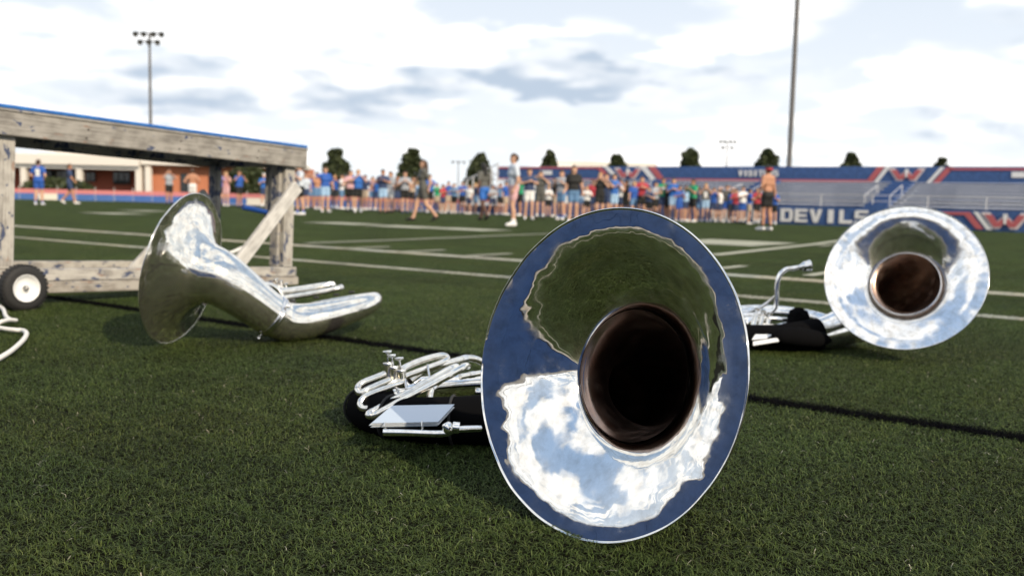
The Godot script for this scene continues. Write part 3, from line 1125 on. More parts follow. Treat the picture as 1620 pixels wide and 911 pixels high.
func glyph(letter: String) -> Array:
	# heavy block capitals on a unit square, as convex pieces that butt together
	var box := func(a: float, b: float, c: float, d: float) -> Array:
		return [Vector2(a, b), Vector2(c, b), Vector2(c, d), Vector2(a, d)]
	match letter:
		"L":
			return [box.call(0, 0, 0.32, 1), box.call(0.32, 0, 1, 0.24)]
		"E":
			return [box.call(0, 0, 0.32, 1), box.call(0.32, 0, 1, 0.21), box.call(0.32, 0.40, 0.92, 0.60), box.call(0.32, 0.79, 1, 1)]
		"U":
			return [box.call(0, 0.2, 0.32, 1), box.call(0.68, 0.2, 1, 1), [Vector2(0, 0.2), Vector2(0.14, 0), Vector2(0.86, 0), Vector2(1, 0.2)]]
		"O":
			return [box.call(0, 0.2, 0.3, 0.8), box.call(0.7, 0.2, 1, 0.8), [Vector2(0, 0.2), Vector2(0.14, 0), Vector2(0.86, 0), Vector2(1, 0.2)], [Vector2(0, 0.8), Vector2(1, 0.8), Vector2(0.86, 1), Vector2(0.14, 1)]]
		"D":
			return [box.call(0, 0, 0.32, 1), box.call(0.32, 0, 0.72, 0.21), box.call(0.32, 0.79, 0.72, 1), [Vector2(0.72, 0), Vector2(0.84, 0), Vector2(1, 0.2), Vector2(1, 0.8), Vector2(0.84, 1), Vector2(0.72, 1)]]
		"B":
			return [box.call(0, 0, 0.32, 1), box.call(0.32, 0, 0.7, 0.2), box.call(0.32, 0.42, 0.7, 0.58), box.call(0.32, 0.8, 0.7, 1), [Vector2(0.7, 0), Vector2(0.86, 0), Vector2(1, 0.14), Vector2(1, 0.42), Vector2(0.9, 0.5), Vector2(0.7, 0.5)], [Vector2(0.7, 0.5), Vector2(0.9, 0.5), Vector2(0.97, 0.58), Vector2(0.97, 0.86), Vector2(0.84, 1), Vector2(0.7, 1)]]
		"R":
			return [box.call(0, 0, 0.3, 1), box.call(0.3, 0.38, 0.7, 0.56), box.call(0.3, 0.8, 0.7, 1), [Vector2(0.7, 0.38), Vector2(0.85, 0.38), Vector2(1, 0.52), Vector2(1, 0.86), Vector2(0.86, 1), Vector2(0.7, 1)], [Vector2(0.5, 0.38), Vector2(0.7, 0), Vector2(1, 0), Vector2(0.8, 0.38)]]
		"V":
			return [[Vector2(0, 1), Vector2(0.33, 1), Vector2(0.5, 0.36), Vector2(0.5, 0), Vector2(0.34, 0)], [Vector2(1, 1), Vector2(0.67, 1), Vector2(0.5, 0.36), Vector2(0.5, 0), Vector2(0.66, 0)]]
		"I":
			return [box.call(0, 0, 1, 1)]
		"S":
			return [[Vector2(0, 0), Vector2(0.88, 0), Vector2(1, 0.12), Vector2(1, 0.2), Vector2(0, 0.2)], box.call(0.7, 0.2, 1, 0.4), box.call(0, 0.4, 1, 0.6), box.call(0, 0.6, 0.3, 0.8), [Vector2(0, 0.8), Vector2(1, 0.8), Vector2(1, 1), Vector2(0.12, 1), Vector2(0, 0.88)]]
		"T":
			return [box.call(0, 0.78, 1, 1), box.call(0.34, 0, 0.66, 0.78)]
	return []


func lettering(word: String, x0: float, x1: float, p: float, y: float, high: float, mat: Material, parent: Node3D) -> void:
	# one mesh for each letter, between two picture columns
	var s0 := across_plane(x0, p)
	var s1 := across_plane(x1, p)
	var n := word.length()
	for i in n:
		if word[i] == " ":
			continue
		var share := 0.86 if word[i] != "I" else 0.36
		var st := SurfaceTool.new()
		st.begin(Mesh.PRIMITIVE_TRIANGLES)
		for piece in glyph(word[i]):
			var pts := []
			for q in piece:
				pts.append(ALONG * lerpf(s0, s1, (i + 0.5 + (q.x - 0.5) * share) / n) + ACROSS * p + Vector3.UP * (crown(40.0) + y + (q.y - 0.5) * high))
			st.append_from(slab(pts, -ACROSS, 0.03), 0, Transform3D.IDENTITY)
		var o := part("letter", st.commit(), mat, parent)
		o.set_meta("label", "white block capital %s" % word[i])


func build_visitor_stand() -> void:
	var blue := mottled(lin(0.022, 0.060, 0.175), lin(0.032, 0.082, 0.225), 0.5, 0.6, 0.03, 15)
	var deep_blue := plain(lin(0.016, 0.045, 0.14), 0.6)
	var red := plain(lin(0.37, 0.085, 0.095), 0.6)
	var white := plain(lin(0.62, 0.62, 0.62), 0.6)
	var seat := mottled(lin(0.29, 0.32, 0.40), lin(0.39, 0.42, 0.51), 0.7, 0.45, 0.04, 16)
	var riser := plain(lin(0.045, 0.06, 0.11), 0.6)
	var rail := plain(lin(0.55, 0.55, 0.56), 0.4)
	var base := crown(40.0)
	var s0 := across_plane(786, 40.0)
	var s1 := -9.0
	var s_back := across_plane(786, 45.6)
	var root := thing("bleachers", field((s0 + s1) * 0.5, 40.0), "low aluminium bleachers with blue walls and white lettering on the far side of the field", "bleachers")
	# front wall in panels
	var wall_h := 0.80
	var step := 3.0
	var s := s1
	while s < s0 - 0.1:
		var e := minf(s + step, s0)
		var b := run_beam(s + 0.006, e - 0.006, 40.1, base + wall_h * 0.5, 0.16, wall_h, 0.008)
		part("wall_panel", b[0], blue, root, b[1])
		s = e
	# rows of seat planks and foot boards
	var rows := 8
	for i in rows:
		var p := 40.55 + i * 0.62
		var y := base + 0.78 + i * 0.150
		s = s1
		var s_end := across_plane(798, p)
		while s < s_end - 0.1:
			var e := minf(s + 6.0, s_end)
			var a := run_beam(s + 0.01, e - 0.01, p, y + 0.10, 0.27, 0.05)
			part("seat_plank", a[0], seat, root, a[1])
			var f := run_beam(s + 0.01, e - 0.01, p - 0.31, y - 0.02, 0.32, 0.04)
			part("foot_board", f[0], seat, root, f[1])
			var r := run_beam(s + 0.01, e - 0.01, p + 0.02, y + 0.02, 0.03, 0.10)
			part("riser", r[0], riser, root, r[1])
			s = e
	# aisle stairs painted blue
	for x in [1185.0, 1404.0, 1010.0]:
		var sx := across_plane(x, 42.0)
		for i in rows:
			var a := run_beam(sx - 0.45, sx + 0.45, 40.55 + i * 0.62 - 0.16, base + 0.86 + i * 0.150, 0.62, 0.17)
			part("aisle_step", a[0], blue, root, a[1])
		for side in [-0.5, 0.5]:
			part("handrail", rod(field(sx + side, 40.3, 0.8 + 0.5), field(sx + side, 42.3, 1.28 + 0.5), 0.014), rail, root)
			for k in 2:
				var p := 40.3 + k * 2.0
				part("rail_post", rod(field(sx + side, p, 0.6 + k * 0.48), field(sx + side, p, 1.30 + k * 0.48), 0.02), rail, root)
	# rail along the front
	s = s1
	while s < s0:
		part("rail_post", rod(field(s, 40.15, wall_h), field(s, 40.15, wall_h + 0.5), 0.02), rail, root)
		s += 2.1
	part("front_rail", rod(field(s1, 40.15, wall_h + 0.5), field(s0, 40.15, wall_h + 0.5), 0.014), rail, root)
	part("front_rail", rod(field(s1, 40.15, wall_h + 0.26), field(s0, 40.15, wall_h + 0.26), 0.012), rail, root)
	# back wall with its banner
	var p_back := 45.5
	s = s1
	while s < s_back - 0.1:
		var e := minf(s + 3.0, s_back)
		var b := run_beam(s + 0.005, e - 0.005, p_back + 0.1, base + 2.33, 0.12, 0.72, 0.006)
		part("banner_panel", b[0], blue, root, b[1])
		var c := run_beam(s + 0.005, e - 0.005, p_back, base + 1.89, 0.10, 0.13, 0.006)
		part("kick_board", c[0], white if int(floor(s / 3.0)) % 3 != 0 else seat, root, c[1])
		s = e
	var pb := p_back + 0.02
	for q in [
		[[1048, 1.97], [1368, 1.97], [1375, 2.07], [1044, 2.07]], [[1368, 1.97], [1379, 1.97], [1397, 2.69], [1386, 2.69]], [[1023, 2.69], [1034, 2.69], [1052, 1.97], [1041, 1.97]],
		[[1474, 1.97], [1485, 1.97], [1506, 2.66], [1495, 2.66]], [[1495, 2.53], [1625, 2.53], [1625, 2.62], [1498, 2.62]], [[786, 2.57], [948, 2.57], [940, 2.67], [786, 2.67]], [[940, 2.67], [949, 2.67], [962, 2.25], [953, 2.25]],
		[[786, 1.96], [960, 1.96], [960, 2.02], [786, 2.02]],
	]:
		part("red_stripe", panel(q, pb), red, root)
	for q in [[[1381, 1.97], [1388, 1.97], [1406, 2.69], [1399, 2.69]], [[1464, 1.97], [1471, 1.97], [1492, 2.66], [1485, 2.66]], [[1010, 2.69], [1020, 2.69], [1038, 1.97], [1029, 1.97]], [[953, 2.69], [960, 2.69], [974, 2.25], [966, 2.25]]]:
		part("white_stripe", panel(q, pb), white, root)
	# winged W emblems
	for e in [[1432.0, 2.33, 30.0, 0.58, pb], [992.0, 2.33, 22.0, 0.58, pb], [1593.0, 0.42, 40.0, 0.62, 39.98]]:
		var x: float = e[0]
		var y: float = e[1]
		var w: float = e[2]
		var h: float = e[3]
		var outline := [[-1.0, 0.5], [-0.62, 0.5], [-0.36, -0.10], [-0.14, 0.22], [0.14, 0.22], [0.36, -0.10], [0.62, 0.5], [1.0, 0.5], [0.52, -0.5], [0.22, -0.5], [0.0, -0.10], [-0.22, -0.5], [-0.52, -0.5]]
		var big := []
		var small := []
		for q in outline:
			big.append([x + q[0] * w, y + q[1] * h])
			small.append([x + q[0] * w * 0.84, y + q[1] * h * 0.74 - 0.01])
		part("emblem_border", panel(big, e[4], 0.025), plain(lin(0.55, 0.50, 0.50), 0.6), root)
		part("emblem", panel(small, e[4], 0.05), red, root)
		part("emblem_centre", panel([[x - 0.09 * w, y + 0.42 * h], [x + 0.09 * w, y + 0.42 * h], [x + 0.05 * w, y - 0.2 * h], [x - 0.05 * w, y - 0.2 * h]], e[4], 0.06), white, root)
	# wall decoration beyond the lettering
	for q in [[[1487, 0.70], [1536, 0.72], [1560, 0.08], [1548, 0.08], [1528, 0.60], [1487, 0.60]]]:
		part("red_stripe", panel(q, 39.99), red, root)
	for q in [[[1541, 0.74], [1549, 0.74], [1574, 0.06], [1565, 0.06]]]:
		part("white_stripe", panel(q, 39.99), white, root)
	lettering("BLUE DEVILS", 1127, 1377, 40.0, 0.40, 0.56, white, root)
	lettering("VISITORS", 1166, 1230, pb, 2.36, 0.30, white, root)
	for x in [[852.0, 872.0], [1598.0, 1640.0]]:
		part("white_plate", panel([[x[0], 2.22], [x[1], 2.22], [x[1], 2.46], [x[0], 2.46]], pb), white, root)
	# ramp rails at the near end
	for k in 6:
		var x := 738.0 + k * 9.6
		var y := 1.0 + 0.19 * k
		part("ramp_post", rod(field(across_plane(x, 41.5), 41.5, 0.0), field(across_plane(x, 41.5), 41.5, y + 0.75), 0.035), rail, root)
	part("ramp_rail", rod(field(across_plane(736, 41.5), 41.5, 1.75), field(across_plane(788, 41.5), 41.5, 2.72), 0.04), rail, root)
	part("ramp_rail", rod(field(across_plane(736, 41.5), 41.5, 1.2), field(across_plane(788, 41.5), 41.5, 2.2), 0.03), rail, root)
	var ra := beam(field(across_plane(736, 42.0), 42.0, 0.4), field(across_plane(788, 42.0), 42.0, 1.5), 1.2, 0.12)
	part("ramp", ra[0], seat, root, ra[1])
	# team bench in front of the ramp
	var bx := [735.0, 795.0]
	var bench := thing("team_bench", field(across_plane(765, 38.6), 38.6), "long white bench with a blue front panel before the bleacher ramp", "bench")
	var bs0 := across_plane(bx[0], 38.6)
	var bs1 := across_plane(bx[1], 38.6)
	var q1 := run_beam(bs0, bs1, 38.6, crown(38.6) + 0.52, 0.4, 0.16)
	part("seat", q1[0], white, bench, q1[1])
	var q2 := run_beam(bs0, bs1, 38.65, crown(38.6) + 0.24, 0.06, 0.36)
	part("front_panel", q2[0], deep_blue, bench, q2[1])
	for k in 4:
		var ss := lerpf(bs0, bs1, (k + 0.5) / 4.0)
		part("leg", rod(field(ss, 38.75, 0.0), field(ss, 38.75, 0.5), 0.03), rail, bench)


func build_home_stand() -> void:
	# the home side, behind the photographer: a tall blue wall with seats above it, which the bells mirror
	var blue := mottled(lin(0.016, 0.058, 0.185), lin(0.026, 0.082, 0.235), 0.6, 0.5, 0.03, 18)
	var seat := mottled(lin(0.42, 0.38, 0.33), lin(0.58, 0.53, 0.47), 0.9, 0.5, 0.05, 19)
	var riser := plain(lin(0.20, 0.18, 0.16), 0.7)
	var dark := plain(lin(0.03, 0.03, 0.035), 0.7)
	var root := thing("home_grandstand", field(5.0, -7.0), "tall blue front wall with tan seating rows rising behind it, mirrored in the bells", "grandstand")
	var s := -40.0
	while s < 60.0:
		var b := run_beam(s + 0.01, s + 4.99, -7.0, 1.55, 0.3, 2.95, 0.02)
		part("wall_panel", b[0], blue, root, b[1])
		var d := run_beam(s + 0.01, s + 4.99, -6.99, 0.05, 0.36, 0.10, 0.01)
		part("wall_foot_shadow", d[0], dark, root, d[1])  # dark strip put in for the shadow along the foot of the wall
		s += 5.0
	for i in 14:
		var p := -7.5 - i * 0.75
		var y := 3.0 + i * 0.30
		var a := run_beam(-40.0, 60.0, p, y + 0.22, 0.3, 0.06)
		part("seat_plank", a[0], seat, root, a[1])
		var f := run_beam(-40.0, 60.0, p + 0.3, y - 0.02, 0.44, 0.05)
		part("foot_board", f[0], seat, root, f[1])
		var r := run_beam(-40.0, 60.0, p - 0.16, y + 0.1, 0.04, 0.26)
		part("riser", r[0], riser, root, r[1])
	var rail := plain(lin(0.5, 0.5, 0.5), 0.4)
	s = -40.0
	while s <= 60.0:
		part("rail_post", rod(field(s, -7.1, 3.0), field(s, -7.1, 3.9), 0.03), rail, root)
		s += 2.5
	for h in [3.45, 3.9]:
		part("front_rail", rod(field(-40, -7.1, h), field(60, -7.1, h), 0.03), rail, root)


# ---------------------------------------------------------------- far things

func build_far_things() -> void:
	build_school()
	build_fence()
	build_trees()
	build_poles()


func box_between(x0: float, x1: float, y0: float, y1: float, depth: float, thick: float, bevel := 0.02) -> Array:
	# an upright block facing the photographer, its front at that depth, spanning the picture columns and the heights given in metres
	var a := at(x0, 310, depth)
	var b := at(x1, 310, depth)
	a.y = 0
	b.y = 0
	var d := b - a
	var x := d.normalized()
	var z := x.cross(Vector3.UP)
	return [block(Vector3(d.length(), y1 - y0, thick), bevel), Transform3D(Basis(x, Vector3.UP, z), (a + b) * 0.5 + Vector3.UP * (y0 + y1) * 0.5 - z * thick * 0.5)]


func build_school() -> void:
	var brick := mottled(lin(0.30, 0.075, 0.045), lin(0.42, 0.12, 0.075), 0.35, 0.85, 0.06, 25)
	var brick_sun_tinted := mottled(lin(0.42, 0.15, 0.075), lin(0.52, 0.20, 0.11), 0.35, 0.85, 0.06, 26)  # lighter, oranger copy of the brick, sunlight put into its colour
	var cream := plain(lin(0.66, 0.62, 0.57), 0.7)
	var cream2 := plain(lin(0.58, 0.57, 0.56), 0.7)
	var dark := plain(lin(0.02, 0.025, 0.02), 0.3)
	var glass := plain(lin(0.025, 0.03, 0.035), 0.08)
	var d := 92.0
	var root := thing("school_building", at(180, 330, d) * Vector3(1, 0, 1), "long single-storey red brick school with a cream canopy and columns, beyond the blue fence", "building")
	var put := func(called: String, x0: float, x1: float, y0: float, y1: float, back: float, thick: float, mat: Material, parent: Node3D) -> MeshInstance3D:
		var b := box_between(x0, x1, y0, y1, d + back, thick)
		return part(called, b[0], mat, parent, b[1])
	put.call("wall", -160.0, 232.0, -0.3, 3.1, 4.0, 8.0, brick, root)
	put.call("wall", 232.0, 470.0, -0.3, 3.3, 1.5, 8.0, brick_sun_tinted, root)
	var roof: MeshInstance3D = put.call("canopy", -160.0, 219.0, 2.95, 3.95, 0.0, 6.0, cream, root)
	put.call("canopy", 222.0, 470.0, 3.15, 3.6, 0.2, 6.0, cream, root)
	put.call("fascia", -160.0, 219.0, 2.6, 2.95, 0.35, 0.5, cream2, root)
	put.call("parapet", 60.0, 215.0, 3.95, 4.3, 3.0, 4.0, cream, root)
	put.call("parapet", -160.0, 40.0, 3.95, 4.1, 3.0, 4.0, cream, root)
	put.call("roof_block", 97.0, 126.0, 4.0, 5.6, 8.0, 5.0, brick, roof)
	for x in [36.0, 124.0, 218.0, 233.0, -40.0]:
		put.call("column", x - 4.5, x + 4.5, -0.3, 3.0, 0.4, 0.55, cream, root)
	for w in [[66.0, 116.0, 0.9, 2.5], [178.0, 205.0, 1.2, 2.5], [135.0, 150.0, 1.4, 2.4], [285.0, 300.0, 0.4, 2.4], [330.0, 352.0, 0.9, 2.4], [372.0, 395.0, 0.9, 2.4]]:
		var f: MeshInstance3D = put.call("window", w[0], w[1], w[2], w[3], 1.3 if w[0] > 232.0 else 3.8, 0.3, dark, root)
		var n := maxi(2, int((w[1] - w[0]) / 9.0))
		for k in n:
			put.call("pane", lerpf(w[0], w[1], (k + 0.06) / n), lerpf(w[0], w[1], (k + 0.94) / n), w[2] + 0.08, w[3] - 0.08, 1.22 if w[0] > 232.0 else 3.72, 0.1, glass, f)
	# roof of the gym beyond the bleachers
	var gym := thing("gym_building", at(960, 330, 120) * Vector3(1, 0, 1), "wide gym with a pale flat roof and red end walls beyond the bleachers", "building")
	var b1 := box_between(890, 1032, -0.6, 4.9, 121, 14.0)
	part("wall", b1[0], brick, gym, b1[1])
	var b2 := box_between(878, 1036, 4.9, 5.6, 120, 16.0)
	part("roof_edge", b2[0], cream, gym, b2[1])
	var b3 := box_between(880, 905, 4.3, 5.0, 119.5, 1.0)
	part("canopy", b3[0], plain(lin(0.7, 0.7, 0.68), 0.6), gym, b3[1])
	for k in 9:
		var x := 902.0 + k * 14.0
		var b4 := box_between(x, x + 11.0, 4.0, 4.75, 120.9, 0.3)
		part("window", b4[0], dark, gym, b4[1])
	# leaning slope of red roof at its end
	part("end_wall", slab([at(1034, 330, 121) * Vector3(1, 0, 1), at(1050, 330, 121) * Vector3(1, 0, 1), at(1050, 330, 121) * Vector3(1, 0, 1) + Vector3.UP * 4.2, at(1034, 330, 121) * Vector3(1, 0, 1) + Vector3.UP * 5.5], Vector3(0, 0, 1), 0.3), brick, gym)


func build_fence() -> void:
	var blue := mottled(lin(0.035, 0.10, 0.30), lin(0.05, 0.13, 0.36), 0.5, 0.6, 0.03, 27)
	var pink := plain(lin(0.50, 0.17, 0.17), 0.7)
	var grey := plain(lin(0.42, 0.40, 0.38), 0.7)
	var pale := plain(lin(0.62, 0.58, 0.50), 0.7)
	var root := thing("wrapped_fence", at(200, 330, 62) * Vector3(1, 0, 1), "low fence wrapped in blue panels with a faded red top band", "fence")
	var keys := [[-60.0, 60.0], [30.0, 61.0], [120.0, 62.0], [210.0, 63.0], [300.0, 63.5], [390.0, 63.0], [480.0, 62.0], [560.0, 60.0], [640.0, 57.5], [720.0, 55.0], [786.0, 53.0]]
	for i in keys.size() - 1:
		for k in 3:
			var x0: float = lerpf(keys[i][0], keys[i + 1][0], k / 3.0)
			var x1: float = lerpf(keys[i][0], keys[i + 1][0], (k + 1) / 3.0)
			var d0: float = lerpf(keys[i][1], keys[i + 1][1], k / 3.0)
			var d1: float = lerpf(keys[i][1], keys[i + 1][1], (k + 1) / 3.0)
			var a := at(x0, 320, d0)
			var b := at(x1, 320, d1)
			a.y = crown(45.0)
			b.y = crown(45.0)
			var e := (b - a).normalized() * 0.01
			var q := beam(a + e + Vector3.UP * 0.26, b - e + Vector3.UP * 0.26, 0.05, 0.44)
			part("wrap_panel", q[0], pale if (i * 3 + k) % 11 == 4 else blue, root, q[1])
			var t := beam(a + e + Vector3.UP * 0.62, b - e + Vector3.UP * 0.62, 0.06, 0.27)
			part("top_band", t[0], pink, root, t[1])
			var g := beam(a + e + Vector3.UP * 0.02, b - e + Vector3.UP * 0.02, 0.3, 0.05)
			part("kerb", g[0], grey, root, g[1])
			part("post", rod(a, a + Vector3.UP * 0.95, 0.03), grey, root)


func tree_crown(seed_: int, high: float, wide: float, cone: float) -> ArrayMesh:
	# many small leaf sprays through the volume of the crown, denser towards its skin, in lumps with gaps between them
	var r := RandomNumberGenerator.new()
	r.seed = seed_
	var lump := FastNoiseLite.new()
	lump.seed = seed_
	lump.frequency = 0.8
	lump.fractal_octaves = 3
	var v := PackedVector3Array()
	var n := PackedVector3Array()
	var c := PackedColorArray()
	var made := 0
	while made < 7500:
		var t := pow(r.randf(), 0.8)
		var a := r.randf() * TAU
		var prof := 1.45 * pow(sin(PI * clampf(0.14 + 0.84 * t, 0.0, 1.0)), 0.55) * lerpf(1.0, 1.15 - t * 0.95, cone)
		var rad := wide * prof * pow(r.randf_range(0.1, 1.0), 0.4)
		var p := Vector3(cos(a) * rad, t * high, sin(a) * rad)
		var l := lump.get_noise_3dv(p * 1.8)
		if l < -0.22:
			made += 1
			continue
		p += Vector3(cos(a), 0.2, sin(a)) * l * wide * 0.55
		var d := Vector3(r.randfn(), r.randfn(), r.randfn()).normalized()
		var e := d.cross(Vector3(r.randfn(), r.randfn(), r.randfn())).normalized()
		var k := r.randf_range(0.10, 0.20) * sqrt(wide)
		var nn := d.cross(e)
		var col := Color(0.016, 0.026, 0.008).lerp(Color(0.050, 0.064, 0.018), r.randf())
		for q in [p - d * k, p + e * k * 0.6, p + d * k, p - d * k, p + d * k, p - e * k * 0.6]:
			v.append(q)
			n.append(nn)
			c.append(col)
		made += 1
	var arr := []
	arr.resize(Mesh.ARRAY_MAX)
	arr[Mesh.ARRAY_VERTEX] = v
	arr[Mesh.ARRAY_NORMAL] = n
	arr[Mesh.ARRAY_COLOR] = c
	var m := ArrayMesh.new()
	m.add_surface_from_arrays(Mesh.PRIMITIVE_TRIANGLES, arr)
	return m


func build_trees() -> void:
	var leaf := StandardMaterial3D.new()
	leaf.vertex_color_use_as_albedo = true
	leaf.roughness = 0.7
	leaf.backlight_enabled = true
	leaf.backlight = Color(0.2, 0.25, 0.1)
	var bark := mottled(lin(0.06, 0.045, 0.03), lin(0.12, 0.09, 0.06), 3.0, 0.9, 0.05, 33)
	# picture column, top row, half width in columns, distance, cone share, what it stands behind
	var list := [
		[531, 237, 17.0, 72.0, 0.35, "broad dark evergreen tree behind the crowd, nearest the podium end of the fence"],
		[651, 237, 18.5, 71.0, 0.5, "tall pointed evergreen tree behind the walking person in grey"],
		[757, 244, 17.0, 68.0, 0.45, "ragged evergreen tree behind the bleacher ramp rails"],
		[868, 238, 12.0, 66.0, 0.35, "small pointed evergreen beside the gym roof"],
		[975, 246, 14.0, 64.0, 0.3, "low rounded evergreen in front of the gym roof"],
		[1089, 236, 15.5, 62.0, 0.35, "rounded evergreen tree over the bleachers between the gym and the visitors lettering"],
		[1213, 237, 18.0, 60.0, 0.3, "rounded evergreen tree over the bleachers above the visitors lettering"],
		[1344, 243, 14.5, 58.0, 0.3, "rounded evergreen tree over the bleachers past the tall light pole"],
		[1487, 251, 13.5, 57.0, 0.25, "low rounded evergreen tree over the bleachers above the slanted red stripe"],
		[100, 236, 14.0, 125.0, 0.2, "green tree showing over the canopy of the brick school"],
		[395, 262, 26.0, 85.0, 0.2, "dark green tree seen under the podium beside the brick school"],
		[186, 250, 8.0, 125.0, 0.1, "small green treetop over the far end of the school canopy"],
		[92, 284, 34.0, 88.0, 0.1, "dark green hedge bush in front of the school windows"],
	]
	for i in list.size():
		var q: Array = list[i]
		var foot := at(q[0], 320, q[3])
		foot.y = -0.25
		var top := at(q[0], q[1], q[3]).y - foot.y
		var wide: float = q[2] / FOC * q[3]
		var t := thing("evergreen_tree" if i < 9 else "leafy_tree", foot, q[5], "tree" if i != 12 else "bush", "trees beyond the field")
		part("crown", tree_crown(500 + i, top * 0.90, wide, q[4]), leaf, t, Transform3D(Basis.IDENTITY, Vector3.UP * top * 0.10), false)
		part("trunk", pipe([[Vector3.ZERO, 0.16], [Vector3(0.03, top * 0.3, 0.02), 0.12], [Vector3(0.0, top * 0.75, 0.03), 0.04]], 10, 4), bark, t, Transform3D.IDENTITY, false)
		for k in 4:
			var a := k * 1.7 + i
			var y := top * (0.25 + 0.13 * k)
			part("limb", rod(Vector3(0, y, 0), Vector3(cos(a) * wide * 0.6, y + top * 0.12, sin(a) * wide * 0.6), 0.06, 0.02, 8), bark, t, Transform3D.IDENTITY, false)


func light_pole(x: float, top_y: float, depth: float, r: float, label: String, lamps: Array, metal: Material) -> void:
	var dark := plain(lin(0.06, 0.06, 0.055), 0.6)
	var foot := at(x, 320, depth)
	foot.y = -0.3
	var high := at(x, top_y, depth).y - foot.y
	var root := thing("light_pole", foot, label, "light pole", "stadium light poles")
	part("pole", sweep(PackedVector3Array([Vector3.ZERO, Vector3(0, 0.4, 0), Vector3(0, high * 0.5, 0), Vector3(0, high, 0)]), PackedFloat32Array([r * 1.5, r, r * 0.85, r * 0.62]), 18), metal, root, Transform3D.IDENTITY, false)
	var level := -1.0
	for q in lamps:
		if q[1] != level:
			level = q[1]
			part("cross_arm", rod(Vector3(-q[2], high + level, 0), Vector3(q[2], high + level, 0), 0.09), metal, root, Transform3D.IDENTITY, false)
		var c := Vector3(q[0], high + level - 0.15, 0.3)
		part("lamp_head", lathe([[-0.5, 0.0], [-0.5, 0.22], [-0.2, 0.28], [0.15, 0.40], [0.2, 0.42], [0.16, 0.38], [-0.05, 0.0]], c, Vector3(0, -0.45, 0.9), 16), dark, root, Transform3D.IDENTITY, false)


func build_poles() -> void:
	var metal := plain(lin(0.12, 0.115, 0.115), 0.55, 0.2)
	light_pole(239, 57, 140.0, 0.26, "tall light pole with two rows of lamps, rising over the wooden podium", [[-1.9, 0.0, 2.1], [-0.7, 0.0, 2.1], [0.7, 0.0, 2.1], [1.9, 0.0, 2.1], [-1.25, -1.15, 1.6], [0.05, -1.15, 1.6], [1.3, -1.15, 1.6]], metal)
	light_pole(1246, -330, 54.0, 0.15, "tall grey light pole rising out of the picture behind the bleachers", [[-1.9, 0.0, 2.1], [-0.7, 0.0, 2.1], [0.7, 0.0, 2.1], [1.9, 0.0, 2.1]], metal)
	light_pole(1147, 224, 260.0, 0.22, "far small light pole standing beyond the visitors lettering", [[-2.0, 0.0, 2.4], [-0.8, 0.0, 2.4], [0.8, 0.0, 2.4], [2.0, 0.0, 2.4], [-1.3, -1.6, 1.8], [1.3, -1.6, 1.8]], metal)
	light_pole(724, 256, 330.0, 0.22, "very faint far light pole between two evergreens", [[-2.0, 0.0, 2.4], [0.0, 0.0, 2.4], [2.0, 0.0, 2.4]], metal)


# ---------------------------------------------------------------- podium

